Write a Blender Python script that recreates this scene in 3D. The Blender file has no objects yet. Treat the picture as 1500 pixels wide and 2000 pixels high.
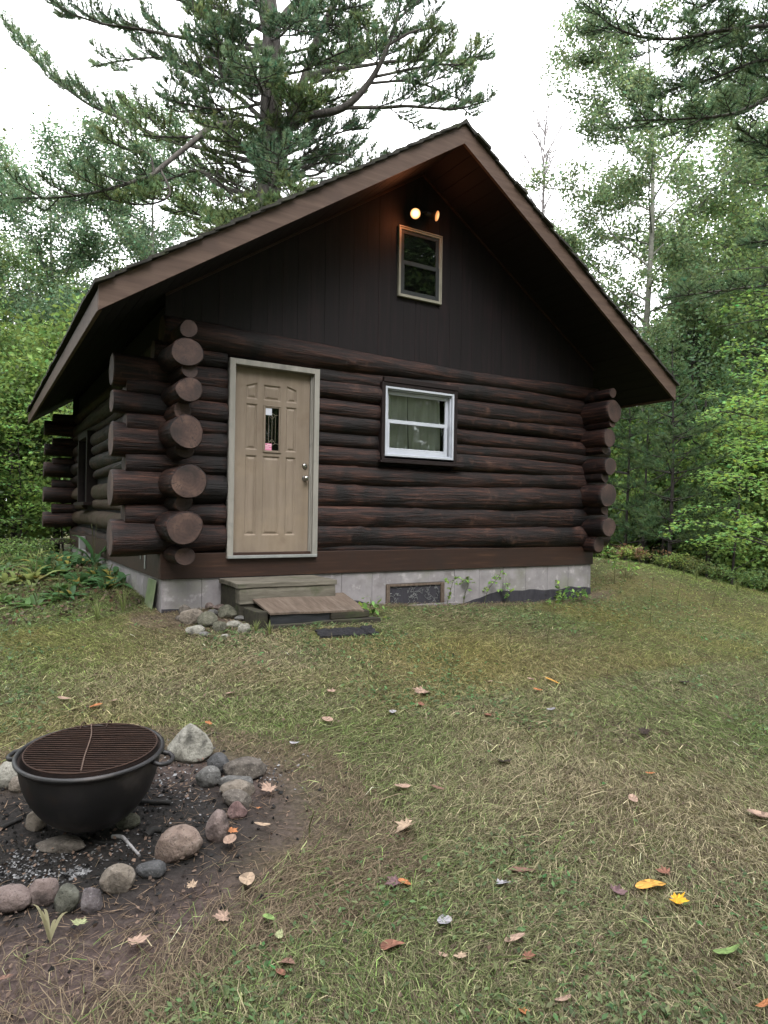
import bpy, bmesh, math, random
import numpy as np
from mathutils import Matrix, Vector
random.seed(7)
SC = bpy.context.scene
COL = SC.collection
rad = math.radians

# ------------------------------------------------------------------ camera
CAM = np.array([-1.6083, -7.0058, 0.6956]); YAW, PITCH, ROLL, FPX = 0.5421, 0.003, 0.0152, 1321.0
def cam_axes():
    f = np.array([math.sin(YAW)*math.cos(PITCH), math.cos(YAW)*math.cos(PITCH), math.sin(PITCH)])
    r = np.array([math.cos(YAW), -math.sin(YAW), 0.0]); u = np.cross(r, f)
    return math.cos(ROLL)*r+math.sin(ROLL)*u, -math.sin(ROLL)*r+math.cos(ROLL)*u, f
CR, CU, CF = cam_axes()
def ray(px, py): return CF + CR*(px-750)/FPX - CU*(py-1000)/FPX
def at(px, py, depth): return CAM + ray(px, py)*depth
cd = bpy.data.cameras.new('camera'); co = bpy.data.objects.new('camera', cd); COL.objects.link(co)
cd.sensor_fit = 'HORIZONTAL'; cd.sensor_width = 36; cd.lens = 36*FPX/1500; cd.clip_start = .05; cd.clip_end = 600
M4 = Matrix(((CR[0], CU[0], -CF[0], CAM[0]), (CR[1], CU[1], -CF[1], CAM[1]), (CR[2], CU[2], -CF[2], CAM[2]), (0, 0, 0, 1)))
co.matrix_world = M4
SC.camera = co
SC.render.resolution_x = 768; SC.render.resolution_y = 1024

# ------------------------------------------------------------------ world, sun, exposure
SUN_EL, SUN_ROT = rad(52), rad(200)
w = bpy.data.worlds.new('World'); SC.world = w; w.use_nodes = True
nt = w.node_tree; nt.nodes.clear()
sky = nt.nodes.new('ShaderNodeTexSky'); sky.sky_type = 'NISHITA'; sky.sun_disc = False
sky.sun_elevation = SUN_EL; sky.sun_rotation = SUN_ROT; sky.air_density = 1.0; sky.dust_density = 4.0; sky.ozone_density = 1.5
tc = nt.nodes.new('ShaderNodeTexCoord'); nz = nt.nodes.new('ShaderNodeTexNoise'); nz.inputs['Scale'].default_value = 1.6; nz.inputs['Detail'].default_value = 5
cr = nt.nodes.new('ShaderNodeValToRGB'); cr.color_ramp.elements[0].position = .3; cr.color_ramp.elements[0].color = (.86, .87, .92, 1)
cr.color_ramp.elements[1].position = .7; cr.color_ramp.elements[1].color = (1, 1, 1.0, 1)
sc_ = nt.nodes.new('ShaderNodeVectorMath'); sc_.operation = 'SCALE'; sc_.inputs['Scale'].default_value = 12.5
mx = nt.nodes.new('ShaderNodeMix'); mx.data_type = 'RGBA'; mx.inputs[0].default_value = .88
bg = nt.nodes.new('ShaderNodeBackground'); bg.inputs['Strength'].default_value = .1
wo = nt.nodes.new('ShaderNodeOutputWorld')
L = nt.links.new
L(tc.outputs['Generated'], nz.inputs['Vector']); L(nz.outputs['Fac'], cr.inputs['Fac']); L(cr.outputs['Color'], sc_.inputs[0])
L(sky.outputs['Color'], mx.inputs[6]); L(sc_.outputs[0], mx.inputs[7]); L(mx.outputs[2], bg.inputs['Color']); L(bg.outputs[0], wo.inputs['Surface'])
sl = bpy.data.lights.new('sun', 'SUN'); sl.energy = .9; sl.angle = rad(35); sl.color = (1, .97, .93)
so = bpy.data.objects.new('sun', sl); COL.objects.link(so)
sd = Vector((math.sin(SUN_ROT)*math.cos(SUN_EL), math.cos(SUN_ROT)*math.cos(SUN_EL), math.sin(SUN_EL)))
so.rotation_euler = sd.to_track_quat('Z', 'Y').to_euler(); so.location = (0, 0, 30)
SC.view_settings.view_transform = 'Standard'; SC.view_settings.look = 'None'; SC.view_settings.gamma = 1
SC.view_settings.exposure = 2.0
SC.cycles.max_bounces = 16; SC.cycles.diffuse_bounces = 8; SC.cycles.transmission_bounces = 8; SC.cycles.transparent_max_bounces = 16

# ------------------------------------------------------------------ helpers
def tag(o, label=None, cat=None, group=None, kind=None):
    if label: o['label'] = label
    if cat: o['category'] = cat
    if group: o['group'] = group
    if kind: o['kind'] = kind
    return o
def empty(name, loc=(0, 0, 0), rz=0):
    o = bpy.data.objects.new(name, None); COL.objects.link(o); o.location = loc; o.rotation_euler = (0, 0, rz); return o

_rs = np.random.RandomState(11)
_K = _rs.normal(size=(40, 3)); _K /= np.linalg.norm(_K, axis=1)[:, None]; _PH = _rs.uniform(0, 6.28, 200)
def sn(P, scale=1.0, seed=0, octv=3):
    "smooth pseudo noise, about -1..1"
    P = np.asarray(P, float); out = np.zeros(P.shape[0]); amp = 1.0; tot = 0
    for o in range(octv):
        s = scale*2**o
        a = np.zeros(P.shape[0])
        for i in range(5):
            k = _K[(seed*7+o*5+i) % 40]; k2 = _K[(seed*3+o*11+i*2+5) % 40]
            a += np.sin((P@k)*s*(1+.13*i)+_PH[(seed*13+o*17+i*3) % 200] + 1.3*np.sin((P@k2)*s*.8+_PH[(seed+i) % 200]))
        out += amp*a/3.0; tot += amp; amp *= .5
    return out/tot

class MB:
    def __init__(s): s.V = []; s.F = []; s.n = 0
    def add(s, V, F, mi=0, sm=False, col=None):
        V = np.asarray(V, float).reshape(-1, 3); F = np.asarray(F, int)
        s.V.append(V); s.F.append((F+s.n, mi, sm, col)); s.n += len(V)
    def build(s, name, mats, parent=None, local=None):
        me = bpy.data.meshes.new(name)
        V = np.concatenate(s.V); 
        if local is not None: V = V-np.asarray(local, float)
        me.vertices.add(len(V)); me.vertices.foreach_set('co', V.ravel())
        idx = np.concatenate([f.ravel() for f, *_ in s.F]); tot = np.concatenate([np.full(len(f), f.shape[1]) for f, *_ in s.F])
        st = np.concatenate([[0], np.cumsum(tot)[:-1]])
        me.loops.add(len(idx)); me.loops.foreach_set('vertex_index', idx.astype(np.int32))
        me.polygons.add(len(tot)); me.polygons.foreach_set('loop_start', st.astype(np.int32))
        me.polygons.foreach_set('material_index', np.concatenate([np.full(len(f), m) for f, m, _, _ in s.F]).astype(np.int32))
        me.polygons.foreach_set('use_smooth', np.concatenate([np.full(len(f), bool(q)) for f, _, q, _ in s.F]))
        if any(c is not None for *_, c in s.F):
            at_ = me.attributes.new('col', 'FLOAT_COLOR', 'FACE')
            cols = []
            for f, _, _, c in s.F:
                c = np.array([.1, .1, .1]) if c is None else np.asarray(c, float)
                c = np.broadcast_to(c, (len(f), 3)); cols.append(np.hstack([c, np.ones((len(f), 1))]))
            at_.data.foreach_set('color', np.concatenate(cols).ravel().astype(np.float32))
        for m in (mats if isinstance(mats, (list, tuple)) else [mats]): me.materials.append(m)
        me.update(calc_edges=True)
        o = bpy.data.objects.new(name, me); COL.objects.link(o)
        if parent: o.parent = parent
        return o

def box(mb, x0, x1, y0, y1, z0, z1, mi=0, col=None):
    V = [(x, y, z) for z in (z0, z1) for y in (y0, y1) for x in (x0, x1)]
    mb.add(V, [(0, 2, 3, 1), (4, 5, 7, 6), (0, 1, 5, 4), (2, 6, 7, 3), (0, 4, 6, 2), (1, 3, 7, 5)], mi, False, col)
def bevel(o, w=.004, seg=2):
    m = o.modifiers.new('bevel', 'BEVEL'); m.width = w; m.segments = seg; m.limit_method = 'ANGLE'; return o
def frames(P):
    P = np.asarray(P, float); T = np.gradient(P, axis=0); T /= np.linalg.norm(T, axis=1)[:, None]+1e-9
    ref = np.array([0, 0, 1.0]) if abs(T[0, 2]) < .9 else np.array([1.0, 0, 0])
    N = [];
    n = np.cross(T[0], ref); n /= np.linalg.norm(n)
    for t in T:
        n = n-t*(n@t); n /= np.linalg.norm(n)+1e-9; N.append(n)
    N = np.array(N); return T, N, np.cross(T, N)
def tube(mb, P, R, seg=8, mi=0, cap=True, col=None, capmi=None, disp=None):
    P = np.asarray(P, float); R = np.broadcast_to(np.asarray(R, float), (len(P),)); T, N, B = frames(P)
    a = np.linspace(0, 2*np.pi, seg, endpoint=False)
    rr = R[:, None]*np.ones(seg)[None]
    if disp is not None: rr = rr*(1+disp)
    V = P[:, None]+rr[..., None]*(np.cos(a)[None, :, None]*N[:, None]+np.sin(a)[None, :, None]*B[:, None])
    n = len(P); i = np.arange(n-1)[:, None]*seg; j = np.arange(seg)[None]; j2 = (j+1) % seg
    F = np.stack([i+j, i+seg+j, i+seg+j2, i+j2], -1).reshape(-1, 4)
    mb.add(V.reshape(-1, 3), F, mi, True, col)
    if cap:
        c = mi if capmi is None else capmi
        for ring, cen, fl in ((V[0], P[0], 1), (V[-1], P[-1], 0)):
            Vc = np.vstack([ring, cen]); k = np.arange(seg); F = np.stack([k, (k+1) % seg, np.full(seg, seg)], -1)
            if not fl: F = F[:, ::-1]
            mb.add(Vc, F, c, False, col)
def spline(P, n=12):
    P = [np.array(p, float) for p in P]
    if len(P) < 3: return np.array([P[0]+(P[-1]-P[0])*t for t in np.linspace(0, 1, n)])
    Q = [2*P[0]-P[1]]+P+[2*P[-1]-P[-2]]; out = []
    segs = len(P)-1; per = max(2, n//segs)
    for i in range(segs):
        a, b, c, d = Q[i:i+4]
        for t in np.linspace(0, 1, per, endpoint=False):
            out.append(.5*((2*b)+(-a+c)*t+(2*a-5*b+4*c-d)*t*t+(-a+3*b-3*c+d)*t**3))
    out.append(P[-1]); return np.array(out)

# ------------------------------------------------------------------ materials
def newmat(name):
    m = bpy.data.materials.new(name); m.use_nodes = True; nt = m.node_tree; nt.nodes.clear()
    out = nt.nodes.new('ShaderNodeOutputMaterial'); return m, nt, out
def ramp(nt, stops):
    r = nt.nodes.new('ShaderNodeValToRGB'); e = r.color_ramp.elements
    while len(e) < len(stops): e.new(.5)
    for i, (p, c) in enumerate(stops): e[i].position = p; e[i].color = (*c, 1)
    return r
# surface tone of each material, red green blue
TONE = {'stained log': (.66, .57, .54), 'weathered log': (.72, .60, .50), 'dark stained boards': (.44, .29, .32), 'soffit boards': (.40, .30, .33), 'brown fascia board': (.84, .80, .76), 'rim board': (.78, .70, .62), 'painted concrete': (1.06, 1.04, 1.04),
        'weathered tan door paint': (.80, .755, .74), 'worn cream casing': (.78, .77, .76), 'white vinyl': (.84, .84, .83), 'dark window surround': (.40, .32, .32), 'cream window trim': (.62, .62, .62), 'dull grey sash': (.30, .31, .32), 'pale curtain': (.95, .95, .97),
        'sooty cast iron': (.70, .70, .72), 'rusty kettle inside': (.30, .28, .28), 'rusty grate rods': (.46, .46, .48), 'weathered mossy timber': (.78, .80, .86), 'weathered plywood': (.74, .76, .80), 'dark mossy timber': (.75, .75, .75), 'mossy shingles': (.7, .7, .7), 'tar coating': (.7, .7, .75)}
def nmat(name, stops, stretch=(1, 1, 1), scale=4, detail=6, rough=.8, bump=.3, bdist=.01, bscale=None, metal=0, spec=.3, rnd=True, layer=None, dist=0):
    kf = TONE.get(name, (.85, .85, .85)); stops = [(p, tuple(v*f for v, f in zip(c, kf))) for p, c in stops]; layer = layer and [(tuple(v*f for v, f in zip(l_[0], kf)), *l_[1:]) for l_ in layer]
    m, nt, out = newmat(name); L = nt.links.new
    b = nt.nodes.new('ShaderNodeBsdfPrincipled'); L(b.outputs[0], out.inputs[0])
    tc = nt.nodes.new('ShaderNodeTexCoord'); mp = nt.nodes.new('ShaderNodeMapping'); mp.inputs['Scale'].default_value = stretch
    L(tc.outputs['Object'], mp.inputs[0])
    n = nt.nodes.new('ShaderNodeTexNoise'); n.noise_dimensions = '4D'; n.inputs['Scale'].default_value = scale; n.inputs['Detail'].default_value = detail; n.inputs['Roughness'].default_value = .65
    n.inputs['Distortion'].default_value = dist
    L(mp.outputs[0], n.inputs['Vector'])
    if rnd:
        oi = nt.nodes.new('ShaderNodeObjectInfo'); mu = nt.nodes.new('ShaderNodeMath'); mu.operation = 'MULTIPLY'; mu.inputs[1].default_value = 40
        L(oi.outputs['Random'], mu.inputs[0]); L(mu.outputs[0], n.inputs['W'])
    r = ramp(nt, stops); L(n.outputs['Fac'], r.inputs[0]); colo = r.outputs[0]
    if layer:  # (color, scale, lo, hi) blotches of another colour
        for (c2, s2, lo, hi) in layer:
            n2 = nt.nodes.new('ShaderNodeTexNoise'); n2.noise_dimensions = '4D'; n2.inputs['Scale'].default_value = s2; n2.inputs['Detail'].default_value = 7; n2.inputs['Roughness'].default_value = .6
            L(tc.outputs['Object'], n2.inputs['Vector'])
            if rnd: L(mu.outputs[0], n2.inputs['W'])
            mr = nt.nodes.new('ShaderNodeMapRange'); mr.inputs[1].default_value = lo; mr.inputs[2].default_value = hi; L(n2.outputs['Fac'], mr.inputs[0])
            mx = nt.nodes.new('ShaderNodeMix'); mx.data_type = 'RGBA'; L(mr.outputs[0], mx.inputs[0]); L(colo, mx.inputs[6]); mx.inputs[7].default_value = (*c2, 1); colo = mx.outputs[2]
    L(colo, b.inputs['Base Color']); b.inputs['Roughness'].default_value = rough; b.inputs['Metallic'].default_value = metal; b.inputs['Specular IOR Level'].default_value = spec
    if bump:
        n3 = n
        if bscale:
            n3 = nt.nodes.new('ShaderNodeTexNoise'); n3.inputs['Scale'].default_value = bscale; n3.inputs['Detail'].default_value = 8; L(mp.outputs[0], n3.inputs['Vector'])
        bu = nt.nodes.new('ShaderNodeBump'); bu.inputs['Strength'].default_value = bump; bu.inputs['Distance'].default_value = bdist
        L(n3.outputs['Fac'], bu.inputs['Height']); L(bu.outputs[0], b.inputs['Normal'])
    return m
def amat(name, transl=.35, rough=.7, spec=.25):
    m, nt, out = newmat(name); L = nt.links.new
    a = nt.nodes.new('ShaderNodeAttribute'); a.attribute_name = 'col'
    b = nt.nodes.new('ShaderNodeBsdfPrincipled'); b.inputs['Roughness'].default_value = rough; b.inputs['Specular IOR Level'].default_value = spec
    L(a.outputs['Color'], b.inputs['Base Color'])
    if transl:
        t = nt.nodes.new('ShaderNodeBsdfTranslucent'); hs = nt.nodes.new('ShaderNodeHueSaturation'); hs.inputs['Value'].default_value = 1.5; hs.inputs['Hue'].default_value = .478
        L(a.outputs['Color'], hs.inputs['Color']); L(hs.outputs[0], t.inputs[0])
        mx = nt.nodes.new('ShaderNodeMixShader'); mx.inputs[0].default_value = transl; L(b.outputs[0], mx.inputs[1]); L(t.outputs[0], mx.inputs[2]); L(mx.outputs[0], out.inputs[0])
    else: L(b.outputs[0], out.inputs[0])
    return m
def glassmat(name, tint=(.9, .95, .92), dark=0.0):
    m, nt, out = newmat(name); L = nt.links.new
    g = nt.nodes.new('ShaderNodeBsdfGlossy'); g.inputs['Roughness'].default_value = .015; g.inputs[0].default_value = (.95, .97, 1, 1)
    t = nt.nodes.new('ShaderNodeBsdfTransparent'); t.inputs[0].default_value = (*tint, 1)
    lw = nt.nodes.new('ShaderNodeFresnel'); lw.inputs[0].default_value = 1.7
    mx = nt.nodes.new('ShaderNodeMixShader'); L(lw.outputs[0], mx.inputs[0]); L(t.outputs[0], mx.inputs[1]); L(g.outputs[0], mx.inputs[2]); L(mx.outputs[0], out.inputs[0])
    return m
def emat(name, col, s):
    m, nt, out = newmat(name); e = nt.nodes.new('ShaderNodeEmission'); e.inputs[0].default_value = (*col, 1); e.inputs[1].default_value = s; nt.links.new(e.outputs[0], out.inputs[0]); return m

M = {}
M['log'] = nmat('stained log', [(.32, (.004, .003, .004)), (.47, (.013, .007, .007)), (.58, (.052, .025, .019)), (.74, (.15, .078, .055))], (1.3, 20, 20), 1.7, 9, .62, 1.0, .025, spec=.3,
                layer=[((.006, .005, .006), 2.6, .50, .62), ((.115, .066, .050), 4.3, .60, .74)])
M['log_side'] = nmat('weathered log', [(.25, (.03, .022, .018)), (.5, (.06, .045, .035)), (.8, (.13, .11, .08))], (9, 3, 3), 2.2, 8, .8, .8, .02, layer=[((.05, .06, .035), 3, .5, .7)])
M['cut'] = None
def cutmat():
    m, nt, out = newmat('log cut end'); L = nt.links.new
    b = nt.nodes.new('ShaderNodeBsdfPrincipled'); b.inputs['Roughness'].default_value = .8; L(b.outputs[0], out.inputs[0])
    tc = nt.nodes.new('ShaderNodeTexCoord'); mp = nt.nodes.new('ShaderNodeMapping'); mp.inputs['Scale'].default_value = (0, 1, 1); L(tc.outputs['Object'], mp.inputs[0])
    oi = nt.nodes.new('ShaderNodeObjectInfo')
    wv = nt.nodes.new('ShaderNodeTexWave'); wv.wave_type = 'RINGS'; wv.rings_direction = 'X'; wv.inputs['Scale'].default_value = 9; wv.inputs['Distortion'].default_value = 5; wv.inputs['Detail'].default_value = 3; wv.inputs['Detail Scale'].default_value = 1.5; L(mp.outputs[0], wv.inputs[0])
    n = nt.nodes.new('ShaderNodeTexNoise'); n.noise_dimensions = '4D'; n.inputs['Scale'].default_value = 5; n.inputs['Detail'].default_value = 6; L(tc.outputs['Object'], n.inputs['Vector'])
    mu = nt.nodes.new('ShaderNodeMath'); mu.operation = 'MULTIPLY'; mu.inputs[1].default_value = 30; L(oi.outputs['Random'], mu.inputs[0]); L(mu.outputs[0], n.inputs['W'])
    r = ramp(nt, [(.3, (.012, .007, .006)), (.5, (.046, .025, .020)), (.7, (.10, .058, .044))]); L(n.outputs['Fac'], r.inputs[0])
    mx = nt.nodes.new('ShaderNodeMix'); mx.data_type = 'RGBA'; mx.blend_type = 'MULTIPLY'; mx.inputs[0].default_value = .14; L(r.outputs[0], mx.inputs[6]); L(wv.outputs['Color'], mx.inputs[7])
    # radial drying cracks
    sp = nt.nodes.new('ShaderNodeSeparateXYZ'); L(tc.outputs['Object'], sp.inputs[0])
    an = nt.nodes.new('ShaderNodeMath'); an.operation = 'ARCTAN2'; L(sp.outputs[1], an.inputs[0]); L(sp.outputs[2], an.inputs[1])
    ad = nt.nodes.new('ShaderNodeMath'); ad.operation = 'ADD'; L(an.outputs[0], ad.inputs[0]); L(mu.outputs[0], ad.inputs[1])
    cn = nt.nodes.new('ShaderNodeTexNoise'); cn.noise_dimensions = '2D'; cn.inputs['Scale'].default_value = 1.0; cn.inputs['Detail'].default_value = 3
    cb = nt.nodes.new('ShaderNodeCombineXYZ'); a1 = nt.nodes.new('ShaderNodeMath'); a1.operation = 'MULTIPLY'; a1.inputs[1].default_value = 2.2; L(ad.outputs[0], a1.inputs[0]); L(a1.outputs[0], cb.inputs[0])
    ln = nt.nodes.new('ShaderNodeVectorMath'); ln.operation = 'LENGTH'; L(mp.outputs[0], ln.inputs[0]); a2 = nt.nodes.new('ShaderNodeMath'); a2.operation = 'MULTIPLY'; a2.inputs[1].default_value = 4; L(ln.outputs['Value'], a2.inputs[0]); L(a2.outputs[0], cb.inputs[1]); L(cb.outputs[0], cn.inputs['Vector'])
    sb_ = nt.nodes.new('ShaderNodeMath'); sb_.operation = 'SUBTRACT'; sb_.inputs[1].default_value = .5; L(cn.outputs['Fac'], sb_.inputs[0]); ab = nt.nodes.new('ShaderNodeMath'); ab.operation = 'ABSOLUTE'; L(sb_.outputs[0], ab.inputs[0])
    mr = nt.nodes.new('ShaderNodeMapRange'); mr.inputs[1].default_value = .004; mr.inputs[2].default_value = .018; mr.inputs[3].default_value = .9; mr.inputs[4].default_value = 0; L(ab.outputs[0], mr.inputs[0])
    m2 = nt.nodes.new('ShaderNodeMix'); m2.data_type = 'RGBA'; L(mr.outputs[0], m2.inputs[0]); L(mx.outputs[2], m2.inputs[6]); m2.inputs[7].default_value = (.015, .01, .01, 1)
    L(m2.outputs[2], b.inputs['Base Color'])
    bu = nt.nodes.new('ShaderNodeBump'); bu.inputs['Strength'].default_value = .12; bu.inputs['Distance'].default_value = .004; L(wv.outputs['Fac'], bu.inputs['Height']); L(bu.outputs[0], b.inputs['Normal'])
    return m
M['cut'] = cutmat()
M['board'] = nmat('dark stained boards', [(.25, (.003, .0025, .004)), (.5, (.009, .007, .010)), (.75, (.030, .020, .023))], (11, 11, .7), 2.0, 8, .7, .5, .006, layer=[((.026, .017, .019), 2.2, .58, .8)])
M['soffit'] = nmat('soffit boards', [(.2, (.004, .0035, .005)), (.8, (.012, .008, .010))], (14, 1.2, 6), 2, 6, .75, .5, .006)
M['fascia'] = nmat('brown fascia board', [(.2, (.050, .032, .025)), (.5, (.088, .058, .046)), (.8, (.14, .10, .08))], (1.2, 9, 16), 1.6, 8, .7, .3, .004, layer=[((.06, .04, .033), 2.5, .55, .72)])
M['rim'] = nmat('rim board', [(.2, (.016, .009, .008)), (.55, (.036, .019, .014)), (.85, (.095, .052, .032))], (1.2, 9, 18), 1.8, 8, .6, .3, .004, layer=[((.025, .016, .014), 2.5, .5, .7)])
M['found'] = nmat('painted concrete', [(.25, (.14, .13, .137)), (.5, (.20, .192, .20)), (.8, (.26, .25, .257))], (1, 1, 1), 5, 9, .9, .4, .006, layer=[((.10, .09, .085), 3.2, .56, .78), ((.14, .15, .10), 1.3, .52, .75), ((.34, .33, .335), 8, .56, .7)], rnd=False)
M['tar'] = nmat('tar coating', [(.3, (.025, .024, .030)), (.7, (.06, .058, .066))], (3, 3, 1), 6, 8, .75, .4, .005, rnd=False)
M['shingle'] = nmat('mossy shingles', [(.25, (.02, .02, .02)), (.6, (.055, .052, .045)), (.85, (.10, .10, .07))], (1, 1, 1), 9, 6, .95, .6, .01, layer=[((.07, .085, .04), 4, .55, .7)])
M['door'] = nmat('weathered tan door paint', [(.25, (.18, .15, .115)), (.55, (.235, .20, .158)), (.85, (.29, .25, .205))], (7, 7, .9), 1.6, 7, .55, .12, .002, layer=[((.32, .265, .19), 1.2, .5, .8), ((.13, .10, .075), 2.4, .56, .82)])
M['casing'] = nmat('worn cream casing', [(.3, (.23, .225, .205)), (.6, (.32, .31, .285)), (.85, (.39, .385, .355))], (9, 9, 1), 2, 7, .6, .2, .003, layer=[((.15, .15, .145), 3.5, .58, .75)])
M['white'] = nmat('white vinyl', [(.3, (.42, .45, .52)), (.7, (.52, .55, .62))], (1, 1, 1), 3, 4, .35, .05, .002, spec=.45)
M['darkwood'] = nmat('dark window surround', [(.3, (.012, .009, .010)), (.7, (.035, .022, .022))], (2, 10, 10), 2, 6, .6, .3, .004)
M['cream'] = nmat('cream window trim', [(.3, (.30, .29, .24)), (.7, (.42, .41, .34))], (2, 2, 2), 3, 5, .5, .1, .002)
M['sash_dark'] = nmat('dull grey sash', [(.3, (.07, .08, .085)), (.7, (.11, .12, .12))], (2, 2, 2), 3, 4, .5, .05, .002)
M['glass'] = glassmat('window glass', (.94, .95, .95))
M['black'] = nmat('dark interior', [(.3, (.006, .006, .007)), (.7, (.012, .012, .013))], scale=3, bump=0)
M['curtain'] = nmat('pale curtain', [(.3, (.62, .66, .58)), (.7, (.80, .84, .76))], (6, 1, 1), 2, 4, .9, .1, .003)
M['metal'] = nmat('satin nickel', [(.3, (.35, .34, .33)), (.7, (.5, .49, .47))], scale=8, rough=.28, metal=1, bump=.05, bdist=.001)
M['grey_metal'] = nmat('grey painted metal', [(.3, (.22, .23, .23)), (.7, (.32, .33, .32))], scale=8, rough=.5, metal=.2, bump=.1, bdist=.002)
M['gold'] = nmat('dull caming', [(.3, (.22, .2, .15)), (.7, (.36, .33, .25))], scale=20, rough=.4, metal=.6, bump=0)
M['paper'] = nmat('paper notice', [(.3, (.50, .52, .60)), (.7, (.62, .64, .70))], scale=30, bump=0)
M['pink'] = nmat('pink sticker', [(.3, (.55, .14, .28)), (.7, (.66, .24, .38))], scale=30, bump=0)
M['red'] = nmat('red print', [(.3, (.45, .02, .07)), (.7, (.5, .03, .09))], scale=30, bump=0)
M['palepink'] = nmat('pale pink print', [(.3, (.70, .45, .55)), (.7, (.74, .5, .6))], scale=30, bump=0)
M['oldwood'] = nmat('weathered mossy timber', [(.25, (.05, .045, .032)), (.5, (.13, .115, .085)), (.8, (.26, .235, .18))], (1.5, 12, 12), 1.8, 9, .9, .7, .01, layer=[((.06, .075, .03), 3.5, .54, .7), ((.035, .03, .025), 4.5, .6, .75)])
M['plywood'] = nmat('weathered plywood', [(.25, (.06, .042, .03)), (.5, (.13, .095, .07)), (.8, (.23, .18, .14))], (18, 1.2, 12), 1.6, 9, .9, .6, .006, layer=[((.06, .05, .04), 2.5, .55, .72)])
M['mosswood'] = nmat('dark mossy timber', [(.25, (.018, .016, .014)), (.5, (.04, .036, .026)), (.8, (.075, .08, .04))], (1.5, 9, 9), 2.4, 9, .95, .7, .01, layer=[((.05, .08, .025), 4.5, .55, .7)])
M['tarwood'] = nmat('black painted plank', [(.3, (.012, .013, .016)), (.7, (.03, .032, .036))], (2, 9, 9), 3, 6, .6, .3, .004)
M['iron'] = nmat('sooty cast iron', [(.25, (.012, .012, .013)), (.55, (.022, .021, .022)), (.85, (.045, .041, .040))], (1, 1, 1), 6, 8, .48, .35, .004, metal=.35, spec=.5, layer=[((.085, .075, .070), 5, .55, .75), ((.05, .03, .022), 9, .6, .75)])
M['iron_in'] = nmat('rusty kettle inside', [(.25, (.010, .007, .007)), (.55, (.035, .018, .013)), (.85, (.11, .045, .026))], (1, 1, 1), 7, 8, .9, .5, .006)
M['rust'] = nmat('rusty grate rods', [(.25, (.03, .018, .014)), (.55, (.08, .042, .028)), (.85, (.17, .10, .065))], (1, 1, 1), 14, 6, .8, .3, .001, metal=.2)
M['mat'] = nmat('black rubber mat', [(.3, (.008, .008, .010)), (.7, (.028, .028, .032))], (1, 1, 1), 60, 5, .55, .9, .01)
M['char'] = nmat('charred wood', [(.3, (.006, .006, .006)), (.6, (.018, .017, .016)), (.85, (.06, .056, .05))], (2, 8, 8), 5, 8, .8, .8, .01)
M['ashwood'] = nmat('ash white wood', [(.3, (.16, .15, .15)), (.7, (.45, .44, .45))], (2, 8, 8), 7, 8, .95, .8, .008)
M['leaf'] = amat('broad leaves', .42, .55, .3)
M['needle'] = amat('pine needles', .40, .6, .2)
M['grass'] = amat('grass blades', .25, .8, .15)
M['dryleaf'] = amat('dry leaves', .15, .75, .2)
M['ash'] = amat('ash flakes', 0, 1, .1)
M['bark_pine'] = nmat('pine bark', [(.25, (.035, .030, .030)), (.5, (.085, .076, .070)), (.8, (.17, .16, .14))], (9, 9, 2.2), 1.6, 8, .95, 1, .04, layer=[((.14, .17, .10), 2.2, .56, .7)])
M['bark_dark'] = nmat('dark branch bark', [(.25, (.02, .017, .017)), (.7, (.06, .052, .048))], (4, 4, 4), 3, 6, .95, .6, .01)
M['bark_aspen'] = nmat('aspen bark', [(.25, (.10, .10, .085)), (.5, (.20, .20, .17)), (.8, (.31, .31, .27))], (3, 3, 8), 1.5, 8, .85, .4, .01, layer=[((.04, .04, .035), 3, .6, .7)])
M['bark_birch'] = nmat('dead birch bark', [(.25, (.14, .12, .12)), (.7, (.30, .28, .28))], (3, 3, 8), 2, 6, .85, .3, .01)
M['stem'] = nmat('weed stem', [(.3, (.05, .05, .02)), (.7, (.10, .12, .04))], scale=8, bump=0)
def bulbmat(name, c0, s0, c1, s1, r):
    m, nt, out = newmat(name); L = nt.links.new; tc = nt.nodes.new('ShaderNodeTexCoord'); mp = nt.nodes.new('ShaderNodeMapping'); mp.inputs['Scale'].default_value = (1, 1, 0); L(tc.outputs['Object'], mp.inputs[0])
    ln = nt.nodes.new('ShaderNodeVectorMath'); ln.operation = 'LENGTH'; L(mp.outputs[0], ln.inputs[0]); mr = nt.nodes.new('ShaderNodeMapRange'); mr.inputs[1].default_value = r*.35; mr.inputs[2].default_value = r; L(ln.outputs['Value'], mr.inputs[0])
    mx = nt.nodes.new('ShaderNodeMix'); mx.data_type = 'RGBA'; L(mr.outputs[0], mx.inputs[0]); mx.inputs[6].default_value = tuple(v*s0 for v in c0)+(1,); mx.inputs[7].default_value = tuple(v*s1 for v in c1)+(1,)
    e = nt.nodes.new('ShaderNodeEmission'); L(mx.outputs[2], e.inputs[0]); L(e.outputs[0], out.inputs[0]); return m
M['bulb'] = bulbmat('lit bulb', (1, .66, .30), 1.0, (1, .34, .09), .28, .062)
M['bulb_side'] = bulbmat('lit bulb seen from the side', (1, .55, .22), .36, (1, .34, .10), .22, .062)

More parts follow.
